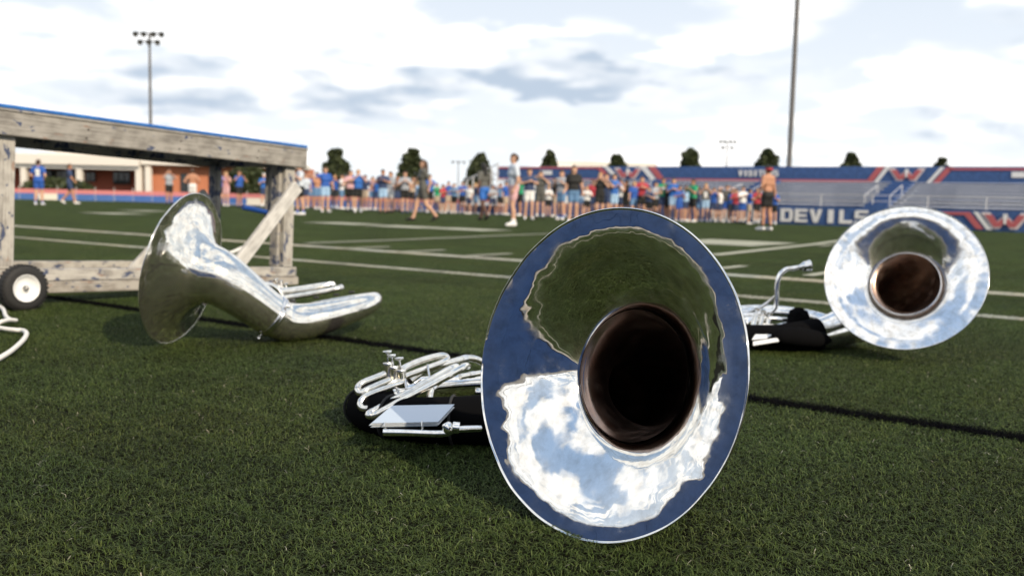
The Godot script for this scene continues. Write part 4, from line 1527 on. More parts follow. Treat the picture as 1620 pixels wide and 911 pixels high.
func build_podium() -> void:
	var corner := ground_at(467, 452)
	var left := Vector3(-0.554, 0.041, 0.833).normalized()
	var away := left.cross(Vector3.UP).normalized()
	var up := away.cross(left).normalized()
	var frame := Transform3D(Basis(left, up, away), corner)
	var root := thing("podium", corner, "weathered wooden podium with a blue deck, rolling on wheels at its raised end", "podium")
	root.transform = frame
	var plank := func(called: String, lo: Vector3, hi: Vector3, mat: Material, parent: Node3D = root) -> MeshInstance3D:
		var size := hi - lo
		var flip := Basis.IDENTITY
		# the grain runs along local x: stand upright or turn posts and cross pieces so that their length is x
		if size.y > size.x and size.y > size.z:
			flip = Basis(Vector3.UP, Vector3.LEFT, Vector3.BACK)
			size = Vector3(size.y, size.x, size.z)
		elif size.z > size.x and size.z > size.y:
			flip = Basis(Vector3.BACK, Vector3.UP, Vector3.LEFT)
			size = Vector3(size.z, size.y, size.x)
		var mesh := block(size, 0.005)
		return part(called, mesh, mat, parent, Transform3D(flip, (lo + hi) * 0.5), false)
	var long := 2.20
	var deep := 0.85
	# feet: two boards stacked on each long side
	for z in [0.0, deep - 0.09]:
		plank.call("foot_beam", Vector3(-0.03, 0.0, z), Vector3(long, 0.066, z + 0.09), M.wood_foot)
		plank.call("foot_beam", Vector3(-0.01, 0.068, z + 0.003), Vector3(long + 0.01, 0.137, z + 0.088), M.wood_leg)
	# legs: two boards nailed to an L
	for q in [[0.035, 0.0], [long - 0.125, 0.0], [0.035, deep - 0.045], [long - 0.125, deep - 0.045]]:
		plank.call("leg", Vector3(q[0], 0.138, q[1]), Vector3(q[0] + 0.092, 0.858, q[1] + 0.042), M.wood_leg if q[1] < 0.1 else M.wood_stained)
		var z0: float = q[1] + 0.043 if q[1] < 0.1 else q[1] - 0.085
		plank.call("leg", Vector3(q[0] + (0.07 if q[0] < 1.0 else -0.002), 0.138, z0), Vector3(q[0] + (0.112 if q[0] < 1.0 else 0.040), 0.858, z0 + 0.084), M.wood_stained)
	# rails under the deck
	plank.call("rail", Vector3(-0.035, 0.857, -0.043), Vector3(long + 0.03, 0.984, -0.001), M.wood_rail)
	plank.call("rail", Vector3(-0.035, 0.857, deep + 0.001), Vector3(long + 0.03, 0.984, deep + 0.043), M.wood_stained)
	for x in [0.002, 0.7, 1.4, long - 0.045]:
		plank.call("joist", Vector3(x, 0.862, 0.002), Vector3(x + 0.042, 0.982, deep - 0.002), M.wood_stained)
	plank.call("rail_cap", Vector3(-0.038, 0.985, -0.048), Vector3(long + 0.032, 1.000, -0.004), M.wood_rail)
	# deck boards, painted blue
	for k in 6:
		var z := -0.046 + k * 0.157
		plank.call("deck_board", Vector3(-0.034, 1.001, z), Vector3(long + 0.028, 1.021, z + 0.148), M.deck_blue)
	for x in [0.42, 1.05, 1.68]:
		part("nail", lathe([[0.0, 0.0], [0.0, 0.006], [0.002, 0.005], [0.003, 0.0]], Vector3(x, 0.94, -0.043), Vector3(0, 0, -1), 10), M.iron, root, Transform3D.IDENTITY, false)
		part("nail", lathe([[0.0, 0.0], [0.0, 0.006], [0.002, 0.005], [0.003, 0.0]], Vector3(x + 0.01, 0.89, -0.043), Vector3(0, 0, -1), 10), M.iron, root, Transform3D.IDENTITY, false)
	# slanted braces
	var on_plane := func(x: float, y: float, off: float) -> Vector3:
		var d := ray(x, y)
		var o := corner + away * off
		return EYE + d * ((o - EYE).dot(away) / d.dot(away))
	var tilt := beam(on_plane.call(470, 294, -0.024), on_plane.call(352, 449, -0.024), 0.096, 0.040, away)
	part("brace", tilt[0], M.wood_brace, root, tilt[1])
	var t2 := beam(on_plane.call(208, 431, deep - 0.13), on_plane.call(326, 306, deep - 0.13), 0.09, 0.040, away)
	part("brace", t2[0], M.wood_brace, root, t2[1])
	# stub post, blue tow handle and its chain
	var stub := beam(on_plane.call(427, 264, 0.20), on_plane.call(425, 335, 0.20), 0.055, 0.045, away)
	part("stub_post", stub[0], M.wood_leg, root, stub[1])
	var handle := part("tow_handle", rod(on_plane.call(384, 327.5, 0.20), on_plane.call(421, 335.5, 0.20), 0.019), M.pole_blue, root)
	var chain := []
	for q in [[422, 336], [419, 346], [412, 358], [405, 368], [399, 378], [391, 388]]:
		chain.append(on_plane.call(q[0], q[1], 0.22))
	for k in chain.size() - 1:
		for h in 3:
			var p: Vector3 = chain[k].lerp(chain[k + 1], (h + 0.5) / 3.0)
			var d: Vector3 = (chain[k + 1] - chain[k]).normalized()
			part("chain_link", torus(p, away if (k * 3 + h) % 2 == 0 else d.cross(away), 0.013, 0.0042, 14, 6), M.iron, handle)
	part("hose", pipe([[on_plane.call(391, 388, 0.22), 0.011], [on_plane.call(380, 393, 0.22), 0.012], [on_plane.call(366, 399, 0.22), 0.012], [on_plane.call(350, 402, 0.22), 0.012], [on_plane.call(330, 404, 0.24), 0.012]], 10, 5), M.hub, handle)
	# wheels at the raised end
	for z in [-0.10, deep + 0.10]:
		var c: Vector3 = on_plane.call(35, 460, z)
		if z > 0.0:
			c = on_plane.call(35, 460, -0.10) + away * (z + 0.10)
		c.y = 0.128
		var out := -away if z < 0.0 else away
		var wheel := part("wheel", lathe([[-0.040, 0.070], [-0.042, 0.090], [-0.040, 0.108], [-0.030, 0.121], [-0.012, 0.1265], [0.012, 0.1265], [0.030, 0.121], [0.040, 0.108], [0.042, 0.090], [0.040, 0.070]], c, out, 56), M.black_rubber, root)
		wheel.name = "wheel"
		for k in 34:
			var a := TAU * k / 34.0
			var r1 := left * cos(a) + up * sin(a)
			for side in [-0.02, 0.02]:
				part("tread_block", block(Vector3(0.004, 0.013, 0.024), 0.001), M.black_rubber, wheel, Transform3D(Basis(r1, r1.cross(out), out), c + r1 * 0.1265 + out * side))
		part("rim", lathe([[-0.040, 0.0], [-0.040, 0.071], [0.030, 0.074], [0.041, 0.075], [0.043, 0.072], [0.036, 0.066], [0.020, 0.055], [0.016, 0.030], [0.024, 0.020], [0.024, 0.0]], c, out, 48), M.hub, wheel)
		part("axle_nut", lathe([[0.0, 0.0], [0.0, 0.016], [0.010, 0.016], [0.011, 0.010], [0.022, 0.010], [0.023, 0.0]], c + out * 0.024, out, 6), M.steel, wheel)
		part("tyre_bead", torus(c + out * 0.040, out, 0.079, 0.004, 48, 6), M.black_rubber, wheel)
	var c0: Vector3 = on_plane.call(35, 460, -0.05)
	c0.y = 0.128
	part("axle", rod(c0, c0 + away * (deep + 0.10), 0.012), M.steel, root)
	build_rope()


func build_rope() -> void:
	var keys := []
	for q in [[-60, 470], [-20, 484], [2, 496], [8, 509], [15, 515], [24, 516.5], [14, 520], [0, 525], [-14, 527], [-4, 528.5], [10, 531], [24, 532.5], [36, 533.5], [41, 539], [35, 550], [18, 566], [0, 578], [-40, 602], [-90, 640]]:
		keys.append([ground_at(q[0], q[1]) + Vector3.UP * 0.030, 0.0098])
	keys[6][0] += Vector3.UP * 0.012
	keys[7][0] += Vector3.UP * 0.016
	var root := thing("rope", keys[8][0] * Vector3(1, 0, 1), "loose white rope lying in bends on the turf before the podium wheel", "rope")
	part("cord", pipe(keys, 12, 8), M.rope, root)


# ---------------------------------------------------------------- people

const SKIN := 0
const HAIR := 1
const SHIRT := 2
const SHORTS := 3
const SOCK := 4
const SHOE := 5


func skeleton(pose: String, long_hair: bool, top: String, seed_: int) -> Array:
	# bones of a figure 1.70 m tall that faces +z: [from, to, radius, radius, what covers it]
	var b := []
	var bare := top == "bare"
	var cloth := SKIN if bare else SHIRT
	var slack := 0.0 if bare else 0.008
	# arms: elbow and hand, right (+x is the figure's left; mirrored below)
	var elbow := [Vector3(-0.25, 1.12, -0.02), Vector3(0.25, 1.12, -0.02)]
	var hand := [Vector3(-0.27, 0.86, 0.06), Vector3(0.27, 0.86, 0.06)]
	var knee := [Vector3(-0.10, 0.49, 0.02), Vector3(0.10, 0.49, 0.02)]
	var foot := [Vector3(-0.11, 0.08, -0.02), Vector3(0.11, 0.08, -0.02)]
	var toe := [Vector3(-0.13, 0.045, 0.15), Vector3(0.13, 0.045, 0.15)]
	match pose:
		"set":        # forearms raised before the chest
			elbow = [Vector3(-0.30, 1.17, 0.10), Vector3(0.30, 1.17, 0.10)]
			hand = [Vector3(-0.05, 1.29, 0.28), Vector3(0.06, 1.33, 0.26)]
		"high":       # hands up at the face
			elbow = [Vector3(-0.31, 1.24, 0.14), Vector3(0.31, 1.24, 0.14)]
			hand = [Vector3(-0.08, 1.50, 0.20), Vector3(0.08, 1.50, 0.20)]
		"head":       # hands behind the head
			elbow = [Vector3(-0.40, 1.56, 0.02), Vector3(0.40, 1.56, 0.02)]
			hand = [Vector3(-0.12, 1.62, -0.10), Vector3(0.12, 1.62, -0.10)]
		"walk":
			elbow = [Vector3(-0.26, 1.14, 0.10), Vector3(0.25, 1.12, -0.14)]
			hand = [Vector3(-0.26, 0.94, 0.26), Vector3(0.27, 0.88, -0.12)]
			knee = [Vector3(-0.09, 0.50, 0.16), Vector3(0.09, 0.48, -0.08)]
			foot = [Vector3(-0.10, 0.09, 0.26), Vector3(0.10, 0.16, -0.38)]
			toe = [Vector3(-0.11, 0.05, 0.43), Vector3(0.11, 0.05, -0.27)]
		"point":      # one arm stretched sideways
			elbow = [Vector3(-0.42, 1.34, 0.08), Vector3(0.25, 1.12, -0.02)]
			hand = [Vector3(-0.64, 1.34, 0.16), Vector3(0.24, 0.92, 0.12)]
		"wide":       # feet apart, forearms raised
			elbow = [Vector3(-0.30, 1.14, 0.06), Vector3(0.30, 1.14, 0.06)]
			hand = [Vector3(-0.10, 1.26, 0.24), Vector3(0.12, 1.26, 0.24)]
			knee = [Vector3(-0.16, 0.48, 0.02), Vector3(0.16, 0.48, 0.02)]
			foot = [Vector3(-0.22, 0.08, -0.02), Vector3(0.22, 0.08, -0.02)]
			toe = [Vector3(-0.26, 0.045, 0.14), Vector3(0.26, 0.045, 0.14)]
		"hip":        # arms bent, hands at the waist
			elbow = [Vector3(-0.33, 1.14, -0.08), Vector3(0.33, 1.14, -0.08)]
			hand = [Vector3(-0.17, 1.00, 0.06), Vector3(0.17, 1.00, 0.06)]
	# nobody holds a pose exactly like the next one
	var r := RandomNumberGenerator.new()
	r.seed = seed_
	var jit := func(v: Vector3, a: float) -> Vector3:
		return v + Vector3(r.randf_range(-a, a), r.randf_range(-a, a), r.randf_range(-a, a))
	for k in 2:
		elbow[k] = jit.call(elbow[k], 0.045)
		hand[k] = jit.call(hand[k], 0.06)
	var step := r.randf_range(-0.07, 0.07)
	for k in 2:
		var sw := step if k == 0 else -step
		knee[k] += Vector3(0, 0, sw * 0.6)
		foot[k] += Vector3(0, 0, sw)
		toe[k] += Vector3(r.randf_range(-0.03, 0.03), 0, sw)
	var girth := r.randf_range(0.86, 1.0)
	# trunk
	b.append([Vector3(-0.10, 1.36, 0.0), Vector3(0.10, 1.36, 0.0), 0.098 + slack, 0.098 + slack, cloth])
	b.append([Vector3(-0.08, 1.24, 0.015), Vector3(0.08, 1.24, 0.015), 0.108 + slack, 0.108 + slack, cloth])
	b.append([Vector3(-0.06, 1.08, 0.01), Vector3(0.06, 1.08, 0.01), 0.094 + slack * 1.6, 0.094 + slack * 1.6, cloth])
	if not bare:
		b.append([Vector3(-0.075, 0.99, 0.0), Vector3(0.075, 0.99, 0.0), 0.106, 0.106, SHIRT])
	b.append([Vector3(-0.07, 0.92, -0.01), Vector3(0.07, 0.92, -0.01), 0.118, 0.118, SHORTS])
	# neck and head
	b.append([Vector3(0, 1.42, -0.01), Vector3(0, 1.52, 0.005), 0.055, 0.050, SKIN])
	b.append([Vector3(0, 1.545, 0.030), Vector3(0, 1.60, 0.012), 0.066, 0.082, SKIN])
	b.append([Vector3(0, 1.575, 0.085), Vector3(0, 1.560, 0.102), 0.013, 0.016, SKIN])
	for sx in [-1.0, 1.0]:
		b.append([Vector3(sx * 0.078, 1.555, 0.0), Vector3(sx * 0.080, 1.585, -0.005), 0.014, 0.016, SKIN])
	b.append([Vector3(0, 1.640, 0.004), Vector3(0, 1.600, -0.034), 0.080, 0.088, HAIR])
	b.append([Vector3(-0.03, 1.645, 0.030), Vector3(0.03, 1.645, 0.030), 0.050, 0.050, HAIR])
	if long_hair:
		b.append([Vector3(0, 1.60, -0.060), Vector3(0.0, 1.38, -0.105), 0.075, 0.050, HAIR])
		for sx in [-1.0, 1.0]:
			b.append([Vector3(sx * 0.07, 1.60, -0.03), Vector3(sx * 0.085, 1.42, -0.02), 0.034, 0.026, HAIR])
	for k in 2:
		var sx := -1.0 if k == 0 else 1.0
		var sh := Vector3(sx * 0.175, 1.385, -0.005)
		var el: Vector3 = elbow[k]
		var ha: Vector3 = hand[k]
		var mid := sh.lerp(el, 0.55)
		b.append([sh, mid, 0.062 + slack, (0.054 if bare else 0.066), cloth])
		b.append([mid, el, 0.046, 0.040, SKIN])
		var wrist := el.lerp(ha, 0.82)
		b.append([el, wrist, 0.041, 0.028, SKIN])
		b.append([wrist, ha, 0.030, 0.034, SKIN])
		var out := (ha - wrist).normalized()
		b.append([ha, ha + out * 0.075, 0.026, 0.016, SKIN])
		b.append([wrist.lerp(ha, 0.4), ha + out * 0.02 + Vector3(-sx * 0.035, 0.012, 0.01), 0.014, 0.011, SKIN])
		var hip := Vector3(sx * 0.085, 0.90, -0.005)
		var kn: Vector3 = knee[k]
		var fo: Vector3 = foot[k]
		var hem := hip.lerp(kn, 0.52)
		b.append([hip, hem, 0.098, 0.092, SHORTS])
		b.append([hip.lerp(kn, 0.4), kn, 0.078, 0.056, SKIN])
		var calf := kn.lerp(fo, 0.32) + Vector3(0, 0, -0.018)
		b.append([kn, calf, 0.054, 0.056, SKIN])
		b.append([calf, fo, 0.055, 0.036, SKIN])
		b.append([kn.lerp(fo, 0.80), fo, 0.044, 0.040, SOCK])
		b.append([fo + Vector3(0, -0.02, -0.03), toe[k], 0.046, 0.040, SHOE])
		b.append([fo + Vector3(0, -0.03, -0.02), (fo + toe[k]) * 0.5 + Vector3(0, 0.0, 0), 0.046, 0.046, SHOE])
	for q in b:
		for e in 2:
			q[e] = Vector3(q[e].x * girth, q[e].y, q[e].z)
	return b


func bone_distance(p: Vector3, q: Array) -> float:
	var a: Vector3 = q[0]
	var ab: Vector3 = q[1] - a
	var t := clampf((p - a).dot(ab) / maxf(ab.length_squared(), 1e-8), 0.0, 1.0)
	return p.distance_to(a + ab * t) - lerpf(q[2], q[3], t)


func body_arrays(bones: Array) -> Array:
	# the bones' distances joined smoothly on a grid and meshed as surface nets: [positions, normals, cover of each vertex, indices]
	var cell := 0.030
	var lo := Vector3(1e9, 1e9, 1e9)
	var hi := -lo
	for q in bones:
		var r: float = maxf(q[2], q[3]) + 0.05
		for e in 2:
			lo = lo.min(q[e] - Vector3.ONE * r)
			hi = hi.max(q[e] + Vector3.ONE * r)
	var nx := int((hi.x - lo.x) / cell) + 2
	var ny := int((hi.y - lo.y) / cell) + 2
	var nz := int((hi.z - lo.z) / cell) + 2
	var f := PackedFloat32Array()
	f.resize(nx * ny * nz)
	f.fill(0.2)
	var k := 0.022
	for q in bones:
		var r: float = maxf(q[2], q[3]) + 0.045
		var a: Vector3 = q[0]
		var ab: Vector3 = q[1] - a
		var l2 := maxf(ab.length_squared(), 1e-8)
		var r0: float = q[2]
		var r1: float = q[3]
		var l: Vector3 = (Vector3(q[0]).min(q[1]) - Vector3.ONE * r - lo) / cell
		var h: Vector3 = (Vector3(q[0]).max(q[1]) + Vector3.ONE * r - lo) / cell
		for y in range(maxi(0, int(l.y)), mini(ny, int(h.y) + 2)):
			for z in range(maxi(0, int(l.z)), mini(nz, int(h.z) + 2)):
				for x in range(maxi(0, int(l.x)), mini(nx, int(h.x) + 2)):
					var p := lo + Vector3(x, y, z) * cell
					var t := clampf((p - a).dot(ab) / l2, 0.0, 1.0)
					var d := p.distance_to(a + ab * t) - lerpf(r0, r1, t)
					var i := (y * nz + z) * nx + x
					var g := f[i]
					var m := maxf(k - absf(d - g), 0.0) / k
					f[i] = minf(d, g) - m * m * k * 0.25
	var at_cell := {}
	var v := PackedVector3Array()
	var cover := PackedInt32Array()
	var sx := 1
	var sz := nx
	var sy := nx * nz
	var offs := [0, sx, sz, sx + sz, sy, sy + sx, sy + sz, sy + sx + sz]
	for y in ny - 1:
		for z in nz - 1:
			var base := (y * nz + z) * nx
			for x in nx - 1:
				var i := base + x
				var v0 := f[i]
				if v0 > 0.1 or v0 < -0.06:
					continue
				var mask := 0
				for c in 8:
					if f[i + offs[c]] < 0.0:
						mask |= 1 << c
				if mask == 0 or mask == 255:
					continue
				var sum := Vector3.ZERO
				var n := 0
				for e in [[0, 1], [2, 3], [4, 5], [6, 7], [0, 2], [1, 3], [4, 6], [5, 7], [0, 4], [1, 5], [2, 6], [3, 7]]:
					var da := f[i + offs[e[0]]]
					var db := f[i + offs[e[1]]]
					if (da < 0.0) != (db < 0.0):
						var t := da / (da - db)
						var pa := Vector3(e[0] & 1, (e[0] >> 2) & 1, (e[0] >> 1) & 1)
						var pb := Vector3(e[1] & 1, (e[1] >> 2) & 1, (e[1] >> 1) & 1)
						sum += pa.lerp(pb, t)
						n += 1
				at_cell[i] = v.size()
				v.append(lo + (Vector3(x, y, z) + sum / n) * cell)
	for p in v:
		var best := 1e9
		var tag := 0
		for q in bones:
			var d := bone_distance(p, q) - (0.004 if q[4] >= SHIRT else 0.0)
			if d < best:
				best = d
				tag = q[4]
		cover.append(tag)
	var ix := PackedInt32Array()
	for i in at_cell:
		# quads round the crossed edges that start at this cell's first corner
		for e in [[sx, sz, sy], [sz, sy, sx], [sy, sx, sz]]:
			var j: int = i + e[0]
			if j >= f.size() or (f[i] < 0.0) == (f[j] < 0.0):
				continue
			var a = at_cell.get(i)
			var b = at_cell.get(i - e[1])
			var c = at_cell.get(i - e[1] - e[2])
			var d = at_cell.get(i - e[2])
			if a == null or b == null or c == null or d == null:
				continue
			if f[i] < 0.0:
				ix.append_array([a, b, c, a, c, d])
			else:
				ix.append_array([a, c, b, a, d, c])
	var norm := PackedVector3Array()
	norm.resize(v.size())
	for t in range(0, ix.size(), 3):
		var nn := (v[ix[t + 2]] - v[ix[t]]).cross(v[ix[t + 1]] - v[ix[t]])
		for q in 3:
			norm[ix[t + q]] += nn
	# all facing out: compare with the direction away from the trunk
	var way := 0.0
	for q in v.size():
		norm[q] = norm[q].normalized()
		way += norm[q].dot(v[q] - Vector3(0, v[q].y, 0))
	if way < 0.0:
		for q in v.size():
			norm[q] = -norm[q]
		for t in range(0, ix.size(), 3):
			var s := ix[t + 1]
			ix[t + 1] = ix[t + 2]
			ix[t + 2] = s
	return [v, norm, cover, ix]


func build_crowd() -> void:
	var skin := {"fair": Color(0.54, 0.31, 0.215), "tan": Color(0.43, 0.215, 0.13), "dark": Color(0.10, 0.050, 0.032)}
	var hair := {"brown": Color(0.06, 0.032, 0.02), "black": Color(0.015, 0.012, 0.012), "blond": Color(0.36, 0.22, 0.10), "red": Color(0.40, 0.035, 0.045), "white": Color(0.6, 0.6, 0.6), "navy": Color(0.02, 0.03, 0.08)}
	var cl := {
		"blue": Color(0.018, 0.085, 0.36), "royal": Color(0.02, 0.12, 0.42), "navy": Color(0.025, 0.045, 0.11), "grey": Color(0.30, 0.32, 0.36), "pale": Color(0.50, 0.55, 0.62), "charcoal": Color(0.085, 0.085, 0.075),
		"black": Color(0.008, 0.008, 0.009), "white": Color(0.68, 0.68, 0.68), "green": Color(0.015, 0.28, 0.13), "red": Color(0.36, 0.030, 0.045), "pink": Color(0.60, 0.36, 0.38), "rose": Color(0.55, 0.28, 0.28), "denim": Color(0.10, 0.20, 0.36), "sky": Color(0.30, 0.46, 0.66), "tan": Color(0.42, 0.33, 0.25),
	}
	# column, row of the feet, row of the head's top, pose, turn in degrees (0 faces the photographer), long hair, skin, hair, top, shorts, socks, shoes, description
	var list := [
		[61, 326, 253, "hip", 160, false, "fair", "brown", "blue", "blue", "blue", "white", "person in a long blue sweatshirt with a white print, seen under the podium"],
		[110, 325, 261, "walk", 80, false, "tan", "brown", "navy", "navy", "fair", "white", "person in a navy top walking past the brick school"],
		[267, 324, 262, "high", 10, false, "tan", "brown", "grey", "black", "navy", "black", "person in grey with black shorts, hands at the face, behind the podium bell"],
		[304, 326, 262, "hip", 175, false, "tan", "brown", "bare", "white", "fair", "white", "shirtless person in white shorts standing behind the podium bell"],
		[346, 325, 264, "set", 20, false, "fair", "brown", "blue", "black", "black", "black", "person in a blue shirt and black trousers beside the back podium leg"],
		[357, 326, 268, "high", -20, true, "fair", "blond", "rose", "pink", "fair", "white", "person in a rose top and pink shorts with hands at the face"],
		[378, 328, 267, "high", 25, false, "tan", "brown", "blue", "black", "fair", "navy", "person in a blue shirt and black shorts with a raised arm, seen under the podium"],
		[417, 329, 275, "set", 0, false, "fair", "white", "royal", "navy", "white", "white", "person in a white cap and blue shirt behind the podium stub post"],
		[474, 343, 262, "set", -70, false, "fair", "brown", "pale", "black", "blue", "white", "person in a pale grey T-shirt with tall blue socks beside the podium corner"],
		[491, 328, 269, "set", 15, false, "tan", "brown", "blue", "denim", "fair", "black", "person in a blue shirt and denim shorts behind the podium corner"],
		[501, 331, 268, "high", 30, false, "tan", "brown", "bare", "denim", "fair", "white", "shirtless person in denim shorts among the blue shirts"],
		[514, 337, 263, "point", 15, false, "fair", "brown", "blue", "sky", "fair", "white", "person in a blue tank top stretching one arm, in striped light blue shorts"],
		[529, 329, 273, "high", 10, false, "tan", "blond", "blue", "charcoal", "white", "white", "person in a blue shirt and dark grey shorts before the broad evergreen"],
		[554, 336, 268, "set", -10, true, "fair", "brown", "pink", "black", "white", "black", "person in a pale pink top and black shorts with bare legs"],
		[566, 337, 267, "high", 5, false, "fair", "blond", "royal", "black", "white", "white", "person in a bright blue shirt and tall white socks"],
		[589, 333, 280, "high", -15, true, "fair", "brown", "pink", "denim", "fair", "white", "person in a pink shirt and denim shorts with lifted hands"],
		[605, 338, 265, "set", -5, false, "tan", "black", "navy", "sky", "fair", "black", "person in a navy shirt and pale denim shorts, arms folded"],
		[617, 337, 269, "point", -30, true, "fair", "brown", "grey", "white", "fair", "black", "person in a light grey shirt and white shorts reaching out an arm"],
		[640, 336, 264, "set", 0, false, "fair", "brown", "grey", "black", "fair", "navy", "person in a grey T-shirt and black shorts before the pointed evergreen"],
		[653, 333, 278, "set", 20, false, "tan", "brown", "tan", "black", "fair", "navy", "person in a tan shirt half hidden behind the walking one"],
		[668, 353, 256, "walk", -80, true, "fair", "brown", "charcoal", "charcoal", "fair", "black", "person with long brown hair in a dark grey T-shirt striding across the turf"],
		[679, 335, 274, "set", 20, false, "fair", "brown", "royal", "black", "fair", "white", "person in a bright blue shirt and black shorts behind the striding one"],
		[691, 332, 285, "set", 0, false, "tan", "brown", "green", "tan", "fair", "white", "person in a green T-shirt in the gap beside the blue bench"],
		[709, 334, 284, "high", 5, false, "fair", "navy", "blue", "tan", "fair", "white", "person in a navy cap, blue shirt and tan shorts"],
		[718, 334, 286, "set", -10, false, "fair", "brown", "denim", "black", "fair", "white", "person in a faded blue shirt and black shorts beside the navy cap"],
		[731, 334, 283, "set", 15, false, "tan", "brown", "blue", "black", "fair", "white", "person in a blue shirt and black shorts at the end of the white bench"],
		[764, 352, 261, "walk", -150, true, "dark", "black", "charcoal", "royal", "fair", "black", "dark-haired person in a dark top and blue shorts walking away past the bench"],
		[791, 336, 286, "high", 0, false, "tan", "black", "denim", "black", "fair", "white", "person in a faded blue shirt with hands at the face by the bleacher end"],
		[811, 361, 246, "hang", -75, false, "fair", "brown", "pale", "pink", "white", "white", "tall person in a pale T-shirt and pink shorts standing side on"],
		[836, 350, 269, "set", 10, false, "fair", "brown", "navy", "white", "fair", "white", "person in a navy shirt and white shorts, hands at the chest"],
		[854, 346, 267, "high", -10, false, "fair", "brown", "charcoal", "charcoal", "white", "black", "person in dark grey with hands at the face before the bleachers"],
		[867, 345, 298, "set", 0, false, "fair", "blond", "white", "black", "fair", "black", "small person in a white shirt behind the one in dark grey"],
		[887, 350, 270, "set", -25, true, "fair", "brown", "grey", "denim", "blue", "white", "person in grey half hidden behind the one in a black T-shirt"],
		[906, 352, 257, "hang", 5, true, "fair", "brown", "black", "denim", "fair", "white", "person with long brown hair in a black T-shirt and denim shorts"],
		[928, 342, 292, "set", 0, false, "fair", "blond", "white", "black", "fair", "white", "small person in a white shirt and black shorts between two in black"],
		[948, 348, 269, "high", 5, false, "fair", "blond", "black", "black", "fair", "white", "person in black with hands lifted to the face, over the front bell rim"],
		[958, 347, 268, "high", -10, false, "fair", "brown", "navy", "navy", "fair", "white", "person in navy behind the one in black with lifted hands"],
		[970, 348, 271, "set", 20, false, "fair", "brown", "royal", "sky", "fair", "white", "person in a blue tank top and pale striped shorts over the front bell rim"],
		[990, 345, 283, "set", -10, true, "dark", "black", "black", "black", "black", "white", "dark-haired person in black with folded arms over the front bell rim"],
		[1014, 346, 270, "set", 5, false, "fair", "brown", "red", "black", "fair", "white", "person in a dark red T-shirt and black shorts"],
		[1026, 346, 296, "set", -20, false, "fair", "brown", "navy", "black", "white", "white", "person in navy behind the red T-shirt"],
		[1048, 346, 277, "set", -15, false, "tan", "brown", "green", "navy", "white", "white", "person in a green and white shirt with navy shorts"],
		[1064, 347, 277, "set", -5, true, "fair", "brown", "royal", "sky", "fair", "white", "person in a blue T-shirt and pale denim shorts beside the green and white shirt"],
		[1074, 345, 288, "set", 20, false, "tan", "brown", "blue", "blue", "fair", "white", "person in all blue behind the pale denim shorts"],
		[1095, 352, 284, "set", -50, false, "tan", "black", "green", "black", "fair", "white", "person in a bright green T-shirt and dark cap"],
		[1115, 352, 291, "high", 5, true, "fair", "blond", "charcoal", "sky", "fair", "white", "person in a dark print T-shirt and pale denim shorts with lifted hands"],
		[1128, 353, 298, "high", -5, false, "fair", "brown", "blue", "navy", "white", "white", "person in a blue shirt and long navy shorts with lifted hands"],
		[1149, 349, 290, "head", 0, false, "fair", "brown", "charcoal", "blue", "white", "white", "person with both hands behind the head, dark shirt and blue shorts"],
		[1163, 350, 300, "set", 10, true, "fair", "brown", "red", "navy", "fair", "black", "person in a dark red shirt behind the white T-shirt"],
		[1174, 351, 292, "set", 30, false, "fair", "black", "white", "blue", "white", "black", "person in a white T-shirt and blue shorts before the wall lettering"],
		[1197, 352, 295, "set", 15, true, "fair", "brown", "red", "black", "white", "white", "person in a red shirt half hidden by the shirtless one"],
		[1212, 367, 263, "hang", -135, false, "tan", "black", "bare", "black", "black", "white", "shirtless person in black shorts with a red headband, standing apart"],
		[1224, 352, 298, "set", -10, false, "fair", "brown", "blue", "black", "white", "white", "person in a blue shirt behind the shirtless one in black shorts"],
		[483, 330, 272, "hang", -10, false, "fair", "brown", "pale", "navy", "fair", "white", "person in a pale shirt and navy shorts behind the tall blue socks"],
		[540, 332, 276, "set", 75, false, "fair", "brown", "white", "denim", "fair", "white", "person in a white shirt and denim shorts before the broad evergreen"],
		[577, 332, 276, "hip", -30, false, "tan", "brown", "navy", "tan", "fair", "white", "person in a navy shirt and tan shorts beside the tall white socks"],
		[597, 331, 279, "high", -20, true, "fair", "blond", "royal", "navy", "fair", "white", "blond person in a bright blue top and navy shorts with lifted hands"],
		[628, 332, 275, "high", 30, false, "tan", "black", "black", "navy", "fair", "black", "person in a black shirt and navy shorts between two in grey"],
		[660, 332, 283, "walk", -95, true, "fair", "blond", "sky", "denim", "fair", "white", "blond person in a sky blue shirt just behind the striding one"],
		[700, 332, 286, "set", 45, false, "tan", "black", "red", "navy", "fair", "white", "person in a red shirt and navy shorts beside the green T-shirt"],
		[742, 333, 288, "point", -40, false, "fair", "brown", "white", "navy", "fair", "white", "person in a white shirt and navy shorts at the bleacher ramp"],
		[752, 334, 285, "high", 100, true, "fair", "blond", "navy", "denim", "fair", "white", "blond person in a navy shirt and denim shorts at the bleacher ramp"],
		[779, 335, 288, "wide", 20, false, "tan", "brown", "grey", "navy", "fair", "white", "person in a grey shirt and navy shorts at the bleacher end"],
		[800, 337, 284, "hang", 50, false, "fair", "brown", "blue", "tan", "fair", "white", "person in a blue shirt and tan shorts behind the tall pale T-shirt"],
		[822, 340, 278, "head", -50, false, "tan", "black", "green", "black", "fair", "white", "black-haired person in a green shirt behind the navy one"],
		[845, 341, 277, "set", 5, true, "fair", "blond", "pale", "denim", "fair", "white", "blond person in a pale shirt and denim shorts before the bleachers"],
		[877, 342, 280, "hang", -65, false, "fair", "brown", "black", "tan", "fair", "white", "person in a black shirt and tan shorts before the bleachers"],
		[897, 342, 282, "set", 35, false, "tan", "brown", "blue", "white", "fair", "white", "person in a blue shirt and white shorts behind the black T-shirt"],
		[918, 343, 283, "high", -10, true, "fair", "blond", "navy", "sky", "fair", "white", "blond person in navy and sky blue shorts with lifted hands"],
